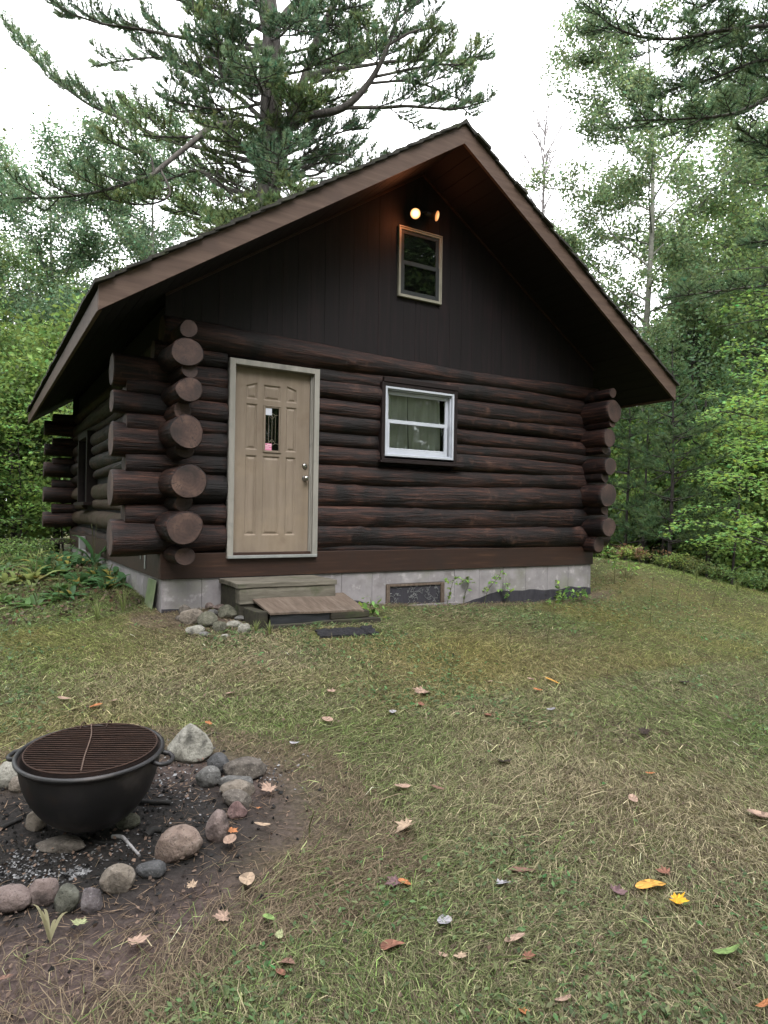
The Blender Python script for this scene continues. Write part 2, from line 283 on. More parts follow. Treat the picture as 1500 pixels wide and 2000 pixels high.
# ------------------------------------------------------------------ terrain
CP = [(-1.6, -7, -.79), (-1.1, -3.7, -.765), (-1.9, -4.4, -.78), (0, 0, -.335), (3, 0, -.43), (6.2, 0, -.485), (-3.2, -5, -.8), (-4, 0, -.42), (-.6, 2, -.22), (-.6, 5, -.14), (0, 8, -.2), (-5, 8, -.3),
      (2, -4, -.73), (5, -4, -.77), (9, -3, -.80), (1, -1.6, -.43), (4, -1.6, -.52), (0, 20, -.6), (8, 22, -.8), (-10, 15, -.6), (-12, -3, -.8), (-10, -15, -.9), (8, -15, -1.0), (20, -8, -1.5), (3, -8, -.84)]
for px, py, d in ((1180, 1093, 13), (1340, 1126, 13), (1500, 1166, 12.5), (1250, 1118, 10.5), (1420, 1162, 10.5), (0, 1108, 12), (1650, 1190, 12), (0, 1215, 6.6)): CP.append(tuple(at(px, py, d)))
for px, d, z in ((1180, 16.5, -.85), (1340, 16.5, -1.3), (1500, 16, -1.6), (1200, 24, -1.6), (1450, 24, -2.0), (1700, 20, -2.0), (0, 18, -.6)):
    p = at(px, 1000, d); CP.append((p[0], p[1], z))
CP = np.array(CP)
def _tps(r2): return np.where(r2 > 1e-9, r2*np.log(np.maximum(r2, 1e-9)), 0)
_n = len(CP); _A = np.zeros((_n+3, _n+3)); _d2 = ((CP[:, None, :2]-CP[None, :, :2])**2).sum(-1)
_A[:_n, :_n] = _tps(_d2)+np.eye(_n)*.8; _A[:_n, _n:] = np.hstack([np.ones((_n, 1)), CP[:, :2]]); _A[_n:, :_n] = _A[:_n, _n:].T
_W = np.linalg.solve(_A, np.concatenate([CP[:, 2], [0, 0, 0]]))
KET = at(180, 1463, 3.1); PIT = np.array([KET[0]-.05, KET[1]-.05])
def hgt(X, Y):
    X = np.atleast_1d(np.asarray(X, float)); Y = np.atleast_1d(np.asarray(Y, float)); sh = X.shape; X = X.ravel(); Y = Y.ravel()
    z = np.zeros_like(X)
    for i in range(_n): z += _W[i]*_tps((X-CP[i, 0])**2+(Y-CP[i, 1])**2)
    z += _W[_n]+_W[_n+1]*X+_W[_n+2]*Y
    r = np.hypot(X-3, Y-2); t = np.clip((r-18)/12, 0, 1); t = t*t*(3-2*t); z = z*(1-t)-1.3*t
    z += .012*sn(np.stack([X, Y, 0*X], -1), 2.2, 3, 3)+t*.25*sn(np.stack([X, Y, 0*X], -1), .15, 5, 2)
    pr = np.hypot(X-PIT[0], Y-PIT[1]); z -= .03*np.exp(-(pr/.6)**2)
    return z.reshape(sh)
def gz(x, y): return float(hgt([x], [y])[0])
def ground_at(px, py):
    lo, hi = 1.0, 40.0; r = ray(px, py)
    ts = np.linspace(1, 30, 600); P = CAM[None]+r[None]*ts[:, None]; dz = P[:, 2]-hgt(P[:, 0], P[:, 1])
    k = np.argmax(dz < 0); k = k if dz[k] < 0 else len(ts)-1
    t = ts[k]-.024
    p = CAM+r*t; return np.array([p[0], p[1], gz(p[0], p[1])]), t
def dirt_mask(X, Y):
    "1 where the soil of the fire pit and its trampled edge is bare"
    P = np.stack([X, Y, 0*X], -1); nn = .35*sn(P, 3.0, 8, 3)
    d = np.hypot((X-PIT[0])/1.15, (Y-PIT[1])/.85)
    a = np.clip((1.5-d)*1.2+nn*.9, 0, 1)
    q = at(110, 1830, 2.4); d2 = np.hypot((X-q[0])/1.25, (Y-q[1])/.62); b = np.clip((1.35-d2)*1.1+nn*.9, 0, 1)
    q = at(540, 1620, 3.1); d3 = np.hypot((X-q[0])/.62, (Y-q[1])/.62); c = np.clip((1.25-d3)*.9+nn*1.0, 0, 1)*.85
    e = np.clip(1.2-np.hypot((X-.45)/.9, (Y+.5)/.75)+nn*.6, 0, 1)*.9
    f_ = np.clip(1-np.abs(Y+.12)/.28+nn*.6, 0, 1)*(X > -.3)*(X < 6.4)*.7
    return np.maximum.reduce([a, b, c, e, f_])
s_ = np.sinh(np.linspace(-5.6, 5.6, 420))/np.sinh(5.6)*260
gx, gy = np.meshgrid(s_+0, s_-2.5, indexing='xy'); zz = hgt(gx, gy)
N_ = len(s_); V = np.stack([gx, gy, zz], -1).reshape(-1, 3)
i, j = np.meshgrid(np.arange(N_-1), np.arange(N_-1), indexing='ij'); k = (i*N_+j).ravel()
Fg = np.stack([k, k+1, k+N_+1, k+N_], -1)
mb = MB(); mb.add(V, Fg, 0, True)
def groundmat():
    m, nt, out = newmat('lawn soil and thatch'); L = nt.links.new
    b = nt.nodes.new('ShaderNodeBsdfPrincipled'); b.inputs['Roughness'].default_value = .95; b.inputs['Specular IOR Level'].default_value = .15; L(b.outputs[0], out.inputs[0])
    tc = nt.nodes.new('ShaderNodeTexCoord')
    def noise(s, d=8, r=.65):
        n = nt.nodes.new('ShaderNodeTexNoise'); n.inputs['Scale'].default_value = s; n.inputs['Detail'].default_value = d; n.inputs['Roughness'].default_value = r; L(tc.outputs['Object'], n.inputs['Vector']); return n
    n1 = noise(45); r1 = ramp(nt, [(.3, (.03, .026, .014)), (.5, (.085, .08, .035)), (.7, (.17, .15, .075))]); L(n1.outputs['Fac'], r1.inputs[0])
    n2 = noise(.8, 5); r2 = ramp(nt, [(.42, (.5, .75, .35)), (.6, (1.1, 1, .9))]); L(n2.outputs['Fac'], r2.inputs[0])
    mm = nt.nodes.new('ShaderNodeMix'); mm.data_type = 'RGBA'; mm.blend_type = 'MULTIPLY'; mm.inputs[0].default_value = .6; L(r1.outputs[0], mm.inputs[6]); L(r2.outputs[0], mm.inputs[7])
    n3 = noise(30, 9, .7); r3 = ramp(nt, [(.3, (.022, .016, .015)), (.5, (.072, .052, .047)), (.72, (.13, .098, .088)), (.85, (.22, .19, .17))]); L(n3.outputs['Fac'], r3.inputs[0])
    a = nt.nodes.new('ShaderNodeAttribute'); a.attribute_name = 'dirt'
    m2 = nt.nodes.new('ShaderNodeMix'); m2.data_type = 'RGBA'; L(a.outputs['Fac'], m2.inputs[0]); L(mm.outputs[2], m2.inputs[6]); L(r3.outputs[0], m2.inputs[7])
    a2 = nt.nodes.new('ShaderNodeAttribute'); a2.attribute_name = 'soot'
    n4 = noise(22, 9, .75); r4 = ramp(nt, [(.3, (.006, .006, .006)), (.55, (.022, .02, .019)), (.72, (.05, .045, .042)), (.8, (.16, .16, .16))]); L(n4.outputs['Fac'], r4.inputs[0])
    m3 = nt.nodes.new('ShaderNodeMix'); m3.data_type = 'RGBA'; L(a2.outputs['Fac'], m3.inputs[0]); L(m2.outputs[2], m3.inputs[6]); L(r4.outputs[0], m3.inputs[7])
    L(m3.outputs[2], b.inputs['Base Color'])
    bu = nt.nodes.new('ShaderNodeBump'); bu.inputs['Strength'].default_value = .9; bu.inputs['Distance'].default_value = .02; L(n3.outputs['Fac'], bu.inputs['Height']); L(bu.outputs[0], b.inputs['Normal'])
    return m
go = mb.build('ground', groundmat()); tag(go, kind='structure')
X, Y = V[:, 0], V[:, 1]; dm = dirt_mask(X, Y)
at_ = go.data.attributes.new('dirt', 'FLOAT', 'POINT'); at_.data.foreach_set('value', dm.astype(np.float32))
pr = np.hypot((X-PIT[0]-.05)/1.05, (Y-PIT[1]+.02)/.8)+.18*sn(np.stack([X, Y, 0*X], -1), 5, 2, 3)
at_ = go.data.attributes.new('soot', 'FLOAT', 'POINT'); at_.data.foreach_set('value', np.clip((1.05-pr)*2.2, 0, 1).astype(np.float32))

# ------------------------------------------------------------------ cabin
W, LEN, C2, HS, SL = 6.2068, 7.70, 3.1034, 4.9551, .6631
DF, DE, DB = .8439, .7519, .60
cabin = tag(empty('log_cabin', (0, 0, 0)), 'dark brown stained log cabin with steep gable roof, tan front door and white window', 'cabin')
_ls = [0]
def log(p0, p1, r0, r1, parent=cabin, mat='log', segs=26, lump=.10, name='log', bow=.020, oval=1.0):
    "one log, its own frame along local X, flat cut ends of another colour"
    _ls[0] += 1; sd_ = _ls[0]
    p0 = np.array(p0, float); p1 = np.array(p1, float); Ln = np.linalg.norm(p1-p0); n = max(6, int(Ln/.07))
    t = np.linspace(0, 1, n); x = t*Ln
    ph = sd_*1.7
    P = np.stack([x, bow*np.sin(x*1.1+ph), bow*np.cos(x*.8+ph*2)], -1)
    R = r0+(r1-r0)*t
    a = np.linspace(0, 2*np.pi, segs, endpoint=False)
    Q = np.stack(np.broadcast_arrays(x[:, None]*1.0, np.cos(a)[None]*.25+sd_*3.1, np.sin(a)[None]*.25), -1).reshape(-1, 3)
    disp = lump*sn(Q*np.array([2.2, 3, 3]), 1.4, sd_, 3)+.035*sn(Q*np.array([5, 6, 6]), 2.6, sd_+5, 3)
    disp = disp.reshape(n, segs)+.05*np.cos(2*(a[None]-sd_*1.3-x[:, None]*.15))+.02*np.cos(3*(a[None]+sd_))
    for q in range(int(Ln*2.2)):   # knots
        kx = random.uniform(0, Ln); ka = random.uniform(0, 6.28); hh = random.uniform(.05, .20)
        da = np.angle(np.exp(1j*(a-ka)))
        disp += hh*np.exp(-((x[:, None]-kx)/.05)**2-(da[None]/.33)**2)
    # soft chamfer at both ends
    P = np.vstack([P[:1], P[:1]+[.012, 0, 0], P[1:-1], P[-1:]-[.012, 0, 0], P[-1:]]); R = np.concatenate([[R[0]*.93], [R[0]], R[1:-1], [R[-1]], [R[-1]*.93]])
    disp = np.vstack([disp[:1], disp[:1], disp[1:-1], disp[-1:], disp[-1:]])
    mb = MB(); n = len(P)
    rr = R[:, None]*(1+disp)
    V = np.stack([np.broadcast_to(P[:, 0:1], rr.shape), P[:, 1:2]+rr*np.cos(a), P[:, 2:3]+rr*np.sin(a)*oval], -1)
    i = np.arange(n-1)[:, None]*segs; j = np.arange(segs)[None]; j2 = (j+1) % segs
    mb.add(V.reshape(-1, 3), np.stack([i+j, i+j2, i+segs+j2, i+segs+j], -1).reshape(-1, 4), 0, True)
    for ring, cen, fl in ((V[0], P[0], 1), (V[-1], P[-1], 0)):
        k = np.arange(segs); F = np.stack([k, (k+1) % segs, np.full(segs, segs)], -1); mb.add(np.vstack([ring, cen]), F[:, ::-1] if fl else F, 1, False)
    o = mb.build(name, [M[mat], M['cut']], parent); o.location = p0
    d = p1-p0; o.rotation_euler = (0, -math.asin(d[2]/Ln), math.atan2(d[1], d[0])); return o

def part(name, mat, fn, parent=cabin, bev=None):
    mb = MB(); fn(mb); o = mb.build(name, mat if isinstance(mat, list) else M[mat], parent)
    if bev: bevel(o, bev)
    return o
def boxes(name, mat, L_, parent=cabin, bev=.003):
    def f(mb):
        for b in L_: box(mb, *b)
    return part(name, mat, f, parent, bev)

# foundation: blocks of painted concrete with open vertical joints, over a core
def fnd(mb):
    box(mb, .012, W-.012, .012, LEN-.012, -1.3, -.012)
    x = 0; r_ = random.Random(3)
    while x < W-.01:
        x1 = min(W, x+.41); 
        segs = [(x, x1)]
        for (a, b) in segs:
            if b <= 2.655 or a >= 3.52: box(mb, a+.0025, b-.0025, 0+r_.uniform(0, .003), .011, -1.3, -.001)
            else:
                if a < 2.655: box(mb, a+.0025, 2.652, .001, .011, -1.3, -.001)
                if b > 3.522: box(mb, 3.524, b-.0025, .001, .011, -1.3, -.001)
                aa, bb = max(a, 2.652), min(b, 3.524); box(mb, aa, bb, .001, .011, -.155, -.001); box(mb, aa, bb, .0015, .011, -1.3, -.44)
        x = x1
    y = .012
    while y < LEN-.01:
        y1 = min(LEN, y+.41); box(mb, 0+r_.uniform(0, .003), .011, y+.0025, y1-.0025, -1.3, -.001); box(mb, W-.011, W, y+.0025, y1-.0025, -1.3, -.001); y = y1
part('foundation', 'found', fnd, bev=.003)
def tar(mb):
    def strip(x0, x1, f0, n=60):
        xs = np.linspace(x0, x1, n); z1 = np.array([f0(x) for x in xs]); V = []
        for y in (-.004, .0): V += [(x, y, -1.2) for x in xs]+[(x, y, z) for x, z in zip(xs, z1)]
        V = np.array(V); i = np.arange(n-1)
        mb.add(V, np.stack([i, i+1, n+i+1, n+i], -1)); mb.add(V, np.stack([n+i, n+i+1, 3*n+i+1, 3*n+i], -1)); mb.add(V, [(0, n, 3*n, 2*n), (n-1, 2*n-1, 4*n-1, 3*n-1)])
    def nz(x, s=3): return float(sn(np.array([[x, 0, 0]]), s, 4, 3)[0])
    strip(3.56, W, lambda x: -.50+.19*min(1, (x-3.56)/.9)-.01*(x-4)+.05*nz(x, 5))
    strip(1.8, 2.62, lambda x: -.33-.5*abs(x-2.2)**1.5+.03*nz(x))
    strip(.004, .5, lambda x: -.30-.12*x+.02*nz(x, 6))
part('tar_coating', 'tar', tar)
# rim board
boxes('rim_board', 'rim', [(-.02, W+.02, -.022, .02, 0, .262), (-.022, .02, .021, LEN, 0, .262), (W-.02, W+.022, .021, LEN, 0, .262)], bev=.006)
boxes('inner_wall', 'black', [(.10, .655, .14, .18, .2, 2.9), (1.70, 2.57, .14, .18, .2, 2.9), (3.62, W-.1, .14, .18, .2, 2.9), (.655, 1.70, .14, .18, 2.3, 2.9), (2.57, 3.62, .14, .18, .2, 1.38), (2.57, 3.62, .14, .18, 2.26, 2.9),
      (.10, .14, .185, LEN-.1, .2, 2.9), (W-.14, W-.10, .185, LEN-.1, .2, 2.9), (.10, W-.1, LEN-.14, LEN-.1, .2, 2.9), (.5, 5.7, .55, .58, .2, 2.9)], bev=None)

# log courses of the front wall: (z left, r left, z right, r right)
YA, XA = .10, .10
FRONT = [(.285, .075, .235, .070, 0), (.43, .150, .41, .145, 1), (.655, .115, .67, .155, 0), (.915, .168, .945, .135, 1), (1.15, .115, 1.19, .125, 0), (1.37, .148, 1.375, .095, 1), (1.57, .108, 1.525, .090, 0),
         (1.755, .115, 1.70, .115, 1), (1.93, .105, 1.91, .110, 0), (2.10, .125, 2.105, .112, 1), (2.30, .105, 2.305, .112, 0)]
DX0, DX1 = .655, 1.700
WX0, WX1, WZ0, WZ1 = 2.535, 3.650, 1.335, 2.30
def fr(x, c): t = x/W; return c[0]+(c[2]-c[0])*t, c[1]+(c[3]-c[1])*t
ENDR = {1: .168, 3: .17, 5: .15, 7: .112, 9: .14}
for ci, c in enumerate(FRONT):
    xl = -.487 if c[4] else -.36
    if ci == 0: xl = -.0
    if ci == 10: xl = -.10
    xr = W+(.36 if c[4] else .30)
    cuts = [(DX0, DX1)]
    zc = fr(3.1, c)[0]
    if WZ0-.02 < zc < WZ1-.06: cuts.append((WX0, WX1))
    xs = xl
    for a, b in cuts+[(xr, None)]:
        z0, r0 = fr(xs, c); z1, r1 = fr(a, c)
        if xs == xl and ci in ENDR: r0 = ENDR[ci]
        log((xs, YA, z0), (a, YA, z1), r0*(1.10 if a-xs > 1 else 1.04), r1*1.10)
        xs = b
# big top log
log((-.02, .085, 2.515), (W+.12, .085, 2.49), .155, .115, lump=.03)
# side wall logs (run away from the viewer): z, r, projection in front
SIDE = [(.26, .095, .44, 1), (.535, .175, .55, 1), (.765, .088, .40, 0), (1.00, .177, .55, 1), (1.275, .092, .40, 0), (1.45, .160, .55, 1), (1.685, .088, .40, 0), (1.83, .125, .54, 1), (2.055, .075, .50, 0), (2.215, .158, .54, 1), (2.45, .090, .46, 0)]
WY0, WY1 = 5.05, 6.20
for ci, (z, r, pr_, big) in enumerate(SIDE):
    mt = 'log_side' if ci in (1, 2, 3) else 'log'
    ra = min(r, .13)
    log((XA, -pr_, z), (XA, .30, z), r, r*.98, oval=.96 if big else 1)   # the stub with its cut face
    yb = LEN+.35
    if .75 < z < 1.95:
        log((XA-.01, .30, z), (XA-.01, WY0, z), ra, ra*.9, mat=mt if ci < 4 else 'log', lump=.06)
        log((XA-.01, WY1, z), (XA-.01, yb, z), ra, ra*.9, mat=mt)
    else: log((XA-.01, .30, z), (XA-.01, yb, z), ra, ra*.9, mat=mt, lump=.07)
SIDER = [(.29, .12, .24), (.565, .14, .40), (.79, .08, .33), (1.03, .168, .41), (1.25, .075, .33), (1.445, .12, .41), (1.655, .07, .33), (1.84, .128, .42), (2.03, .065, .44), (2.205, .155, .47), (2.46, .075, .46)]
for z, r, p_ in SIDER:
    log((W-XA, -p_, z), (W-XA, LEN+.3, z), r, r*.9)
for ci, (z, r, pr_) in enumerate([(.48, .155, .51), (.72, .09, .36), (.96, .155, .51), (1.2, .09, .36), (1.44, .15, .51), (1.63, .09, .36), (1.83, .11, .50), (2.03, .085, .36), (2.25, .14, .51), (2.47, .10, .36)]):
    log((-pr_, LEN-.05, z), (W+.3, LEN-.05, z), r, r)
# rear beam sticking out beyond the foundation
boxes('rear_beam', 'mosswood', [(-.42, -.03, LEN-.35, LEN+.1, .02, .12), (-.40, -.30, LEN-.2, LEN-.08, -.5, .019), (-.3, -.2, LEN+.02, LEN+.09, -.5, .019)])

# gable wall of vertical boards
def soz(x): return HS-SL*abs(x-C2)
def gable(mb):
    x = .0; r_ = random.Random(5)
    while x < W:
        x1 = min(W, x+r_.uniform(.165, .19)); y = r_.uniform(0, .003)+.012
        for (a, b) in ([(x, x1)] if not (x < C2 < x1) else [(x, C2), (C2, x1)]):
            a_, b_ = a+.0012, b-.0012
            def piece(zlo, zhi_a, zhi_b):
                V = [(a_, y, zlo), (b_, y, zlo), (b_, y+.02, zlo), (a_, y+.02, zlo), (a_, y, zhi_a), (b_, y, zhi_b), (b_, y+.02, zhi_b), (a_, y+.02, zhi_a)]
                mb.add(V, [(0, 1, 5, 4), (3, 7, 6, 2), (0, 4, 7, 3), (1, 2, 6, 5), (0, 3, 2, 1), (4, 5, 6, 7)])
            piece(2.5, soz(a_), soz(b_))
        x = x1
    mb.add([(0, .034, 2.5), (W, .034, 2.5), (W, .034, soz(W)), (C2, .034, HS), (0, .034, soz(0))], [(0, 1, 2), (0, 2, 3), (0, 3, 4)])
part('gable_wall', 'board', gable)
part('rear_wall', 'board', lambda mb: mb.add([(0, LEN, .2), (W, LEN, .2), (W, LEN, soz(W)), (C2, LEN, HS), (0, LEN, soz(0))], [(0, 2, 1), (0, 3, 2), (0, 4, 3)]))
def trim(mb):
    for s in (-1, 1):
        x0, x1 = C2, C2+s*C2; z0, z1 = soz(x0)-.003, soz(x1)-.003
        V = []
        for y in (-.010, .008): V += [(x0, y, z0), (x1, y, z1), (x1, y, z1-.028), (x0, y, z0-.028)]
        mb.add(V, [(0, 1, 2, 3), (4, 7, 6, 5), (0, 4, 5, 1), (3, 2, 6, 7)])
part('gable_trim', 'rim', trim)

# ------------------------------ roof
def roofm(mb):
    for s in (-1, 1):
        xe = C2+s*(C2+DE-.02); y0, y1 = -DF+.03, LEN+DB-.03; nb = 28
        for k in range(nb):  # soffit boards run along the slope's contour
            t0, t1 = k/nb, (k+1)/nb; xa = C2+(xe-C2)*t0; xb = C2+(xe-C2)*(t1-.0016)
            za, zb = soz(xa)+.001*(k % 2), soz(xb)+.001*(k % 2)
            V = [(xa, y0, za), (xb, y0, zb), (xb, y1, zb), (xa, y1, za), (xa, y0, za+.05), (xb, y0, zb+.05), (xb, y1, zb+.05), (xa, y1, za+.05)]
            mb.add(V, [(0, 1, 2, 3), (7, 6, 5, 4), (0, 4, 5, 1), (1, 5, 6, 2), (2, 6, 7, 3), (3, 7, 4, 0)])
roof = part('roof', 'soffit', roofm)
def rake(s, yc, nm='fascia_board'):
    def f(mb):
        n = 26; xe = C2+s*(C2+DE)
        xs = np.linspace(C2, xe, n); h = .205
        V = []
        for y in (yc, yc+.036):
            V += [(x, y, soz(x)-.012) for x in xs]+[(x, y, soz(x)+h) for x in xs]
        V = np.array(V); i = np.arange(n-1)
        mb.add(V, np.stack([i, i+1, n+i+1, n+i], -1)); mb.add(V, np.stack([2*n+i, 3*n+i, 3*n+i+1, 2*n+i+1], -1)); mb.add(V, np.stack([i, 2*n+i, 2*n+i+1, i+1], -1)); mb.add(V, np.stack([n+i, n+i+1, 3*n+i+1, 3*n+i], -1))
        mb.add(V, [(0, n, 3*n, 2*n), (n-1, 3*n-1, 4*n-1, 2*n-1)])
    return part(nm, 'fascia', f, roof)
for s in (-1, 1):
    rake(s, -DF); rake(s, LEN+DB-.036)
ze = soz(-DE)
for x0, x1 in ((-DE-.002, -DE+.034), (W+DE-.034, W+DE+.002)):
    boxes('fascia_board', 'fascia', [(x0, x1, -DF+.037, LEN+DB-.037, ze-.008, ze+.17)], roof, .004)
def shing(mb):
    r_ = random.Random(8); nr = 26
    for s in (-1, 1):
        full = C2+DE+.03
        for k in range(nr):
            d0, d1 = k/nr*full, (k+1.25)/nr*full+r_.uniform(-.01, .01); y = -DF-.04
            while y < LEN+DB+.03:
                y1 = min(y+r_.uniform(.14, .32), LEN+DB+.04); e = r_.uniform(-.012, .02) if y < -DF+.0 else 0
                ya = y-e
                dd1 = min(d1+r_.uniform(-.015, .015), full+.03*r_.random()); z0 = HS+.215-SL*d0; z1 = HS+.215-SL*dd1+.022; th = r_.uniform(.012, .022)
                xa, xb = C2+s*d0, C2+s*dd1
                V = [(xa, ya, z0-.012), (xb, ya, z1-.012), (xb, y1-.003, z1-.012), (xa, y1-.003, z0-.012), (xa, ya, z0+th), (xb, ya, z1+th), (xb, y1-.003, z1+th), (xa, y1-.003, z0+th)]
                mb.add(V, [(0, 3, 2, 1), (4, 5, 6, 7), (0, 1, 5, 4), (1, 2, 6, 5), (2, 3, 7, 6), (3, 0, 4, 7)]); y = y1
        # lumps of moss and debris along the rake edge
    y = -DF-.03
    while y < LEN+DB:
        y1 = y+.3; V = []
        for yy in (y, y1-.004): V += [(C2-.13, yy, HS+.215-SL*.13+.01), (C2, yy, HS+.25+.012), (C2+.13, yy, HS+.215-SL*.13+.01), (C2+.13, yy, HS+.19-SL*.13), (C2, yy, HS+.22), (C2-.13, yy, HS+.19-SL*.13)]
        mb.add(V, [(0, 1, 7, 6), (1, 2, 8, 7)]); mb.add(V, [(0, 5, 4, 1), (1, 4, 3, 2)]); y = y1
part('shingles', 'shingle', shing, roof)
def moss(mb):
    r_ = np.random.RandomState(2); n = 2600
    s = r_.choice([-1, 1], n); d = r_.uniform(0, C2+DE, n); y = -DF-.035+np.abs(r_.normal(0, .05, n)); z = HS+.235-SL*d
    P = np.stack([C2+s*d, y, z], -1)
    keep = sn(P, 3, 4, 3)+r_.uniform(-.5, .5, n) > .05; P = P[keep]
    n = len(P); D = r_.normal(size=(n, 3)); D[:, 2] = np.abs(D[:, 2])*.5; D /= np.linalg.norm(D, axis=1)[:, None]; S = np.cross(D, r_.normal(size=(n, 3))); S /= np.linalg.norm(S, axis=1)[:, None]
    l = r_.uniform(.012, .05, n)[:, None]; V = np.stack([P-S*.007, P+S*.007, P+D*l], 1).reshape(-1, 3)
    c = np.array([.055, .06, .03])*r_.uniform(.4, 1.6, (n, 1)); mb.add(V, np.arange(3*n).reshape(-1, 3), 0, False, c)
part('roof_debris', 'grass', moss, roof)

# ------------------------------ door
SX0, SX1, SZ0, SZ1, SY = .730, 1.628, .238, 2.258, .030
door = tag(empty('door', (SX0, SY, SZ0))); door.parent = cabin
def dpart(name, mat, fn, bev=None):
    mb = MB(); fn(mb); o = mb.build(name, mat if isinstance(mat, list) else M[mat], door, local=(SX0, SY, SZ0))
    if bev: bevel(o, bev)
    return o
DW, DH = SX1-SX0, SZ1-SZ0
def quad(u0, u1, t0, t1, sl=0): # polygon in (u, z from bottom); sl slants the top
    a, b = (t0, t0-sl) if sl >= 0 else (t0-(-sl), t0)
    return [(u0*DW, DH-t1), (u1*DW, DH-t1), (u1*DW, DH-b), (u0*DW, DH-a)]
pan = [quad(.155, .300, .19, .335, .042), quad(.375, .60, .165, .335), quad(.675, .815, .19, .335, -.042), quad(.155, .300, .385, .885), quad(.675, .815, .385, .885), quad(.155, .300, .945, 1.815), quad(.375, .60, .945, 1.815), quad(.675, .815, .945, 1.815)]
def slab(mb):
    nu, nv = 190, 400; u = np.linspace(0, DW, nu); v = np.linspace(0, DH, nv); U, Vv = np.meshgrid(u, v); H = np.zeros_like(U)
    for q in pan:
        d = np.full_like(U, 9.0)
        for (a, b) in zip(q, q[1:]+q[:1]):
            e = np.array(b)-np.array(a); nrm = np.array([-e[1], e[0]])/np.hypot(*e); d = np.minimum(d, (U-a[0])*nrm[0]+(Vv-a[1])*nrm[1])
        H = np.where(d > 0, np.interp(d, [0, .006, .012, .020, .040, .044], [0, .004, .013, .013, .003, .003]), H)
    gm = (U > .395*DW) & (U < .595*DW) & (Vv > DH-.885) & (Vv < DH-.405); H = np.where(gm, .025, H)
    P = np.stack([SX0+U, SY+H, SZ0+Vv], -1).reshape(-1, 3)
    i, j = np.meshgrid(np.arange(nv-1), np.arange(nu-1), indexing='ij'); k = (i*nu+j).ravel()
    mb.add(P, np.stack([k, k+1, k+nu+1, k+nu], -1), 0, True)
    box(mb, SX0, SX1, SY+.026, SY+.045, SZ0, SZ1)
    for b in ((SX0-.0, SX0+.001, SY, SY+.027, SZ0, SZ1), (SX1-.001, SX1, SY, SY+.027, SZ0, SZ1)): box(mb, *b)
dpart('door_slab', 'door', slab)
GX0, GX1, GZ0, GZ1 = SX0+.375*DW, SX0+.607*DW, SZ1-.905, SZ1-.388
def ring(mb, x0, x1, z0, z1, t, ya, yb):
    box(mb, x0, x0+t, ya, yb, z0, z1); box(mb, x1-t, x1, ya, yb, z0, z1); box(mb, x0+t, x1-t, ya+.0006, yb, z0, z0+t); box(mb, x0+t, x1-t, ya+.0006, yb, z1-t, z1)
dpart('glass_frame', 'door', lambda mb: (ring(mb, GX0, GX1, GZ0, GZ1, .011, SY-.014, SY-.0005), ring(mb, GX0+.011, GX1-.011, GZ0+.011, GZ1-.011, .014, SY-.008, SY+.014)), .003)
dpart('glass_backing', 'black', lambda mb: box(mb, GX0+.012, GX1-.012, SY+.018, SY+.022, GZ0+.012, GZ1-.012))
dpart('glass_pane', 'glass', lambda mb: mb.add([(GX0+.02, SY+.006, GZ0+.02), (GX1-.02, SY+.006, GZ0+.02), (GX1-.02, SY+.006, GZ1-.02), (GX0+.02, SY+.006, GZ1-.02)], [(0, 1, 2, 3)]))
def caming(mb):
    gx0, gx1, gz0, gz1 = GX0+.025, GX1-.025, GZ0+.025, GZ1-.025; cx = (gx0+gx1)/2; wd = gx1-gx0
    y = SY+.003
    def ln(*pts):
        tube(mb, [(cx+p[0]*wd, y, gz0+p[1]*(gz1-gz0)) for p in pts], .0022, 5)
    for s in (-1, 0, 1): ln((s*.25, .20 if s else .26), (s*.25, .5), (s*.25, .80 if s else .72))
    for f in (lambda z: z, lambda z: 1-z):
        ln((-.5, f(.15)), (-.25, f(.17)), (0, f(.27)), (.25, f(.17)), (.5, f(.15))); ln((-.25, f(.17)), (0, f(.12)), (.25, f(.17))); ln((0, f(.27)), (0, f(.12)))
        ln((-.25, f(.17)), (-.12, f(.22)), (0, f(.19)), (.12, f(.22)), (.25, f(.17)))
dpart('glass_caming', 'gold', caming)
dpart('notice', 'paper', lambda mb: box(mb, GX0+.028, GX0+.100, SY+.0, SY+.0015, GZ1-.105, GZ1-.03))
def sticker(mb):
    x0, x1, z0, z1 = GX0+.020, GX0+.102, GZ0+.024, GZ0+.100
    box(mb, x0, x1, SY+.0, SY+.0015, z0, z1, 0)
    box(mb, x0+.003, x1-.003, SY-.001, SY-.0002, z1-.034, z1-.006, 1); box(mb, x0+.006, x1-.03, SY-.001, SY-.0002, z0+.030, z0+.036, 1); box(mb, x0+.006, x1-.006, SY-.001, SY-.0002, z0+.016, z0+.021, 1)
    box(mb, x0+.008, x0+.03, SY-.002, SY-.0012, z1-.018, z1-.011, 2); box(mb, x0+.035, x1-.01, SY-.002, SY-.0012, z1-.025, z1-.021, 2)
dpart('sticker', [M['pink'], M['palepink'], M['red']], sticker)
def lathe(mb, prof, cen, axis='y', seg=24, mi=0):
    a = np.linspace(0, 2*np.pi, seg, endpoint=False); V = []
    for (r, h) in prof:
        for t in a:
            if axis == 'y': V.append((cen[0]+r*math.cos(t), cen[1]-h, cen[2]+r*math.sin(t)))
            else: V.append((cen[0]+r*math.cos(t), cen[1]+r*math.sin(t), cen[2]+h))
    n = len(prof); i = np.arange(n-1)[:, None]*seg; j = np.arange(seg)[None]; j2 = (j+1) % seg
    F = np.stack([i+j, i+j2, i+seg+j2, i+seg+j], -1).reshape(-1, 4)
    mb.add(V, F if axis != 'y' else F, mi, True)
KX = SX1-.058
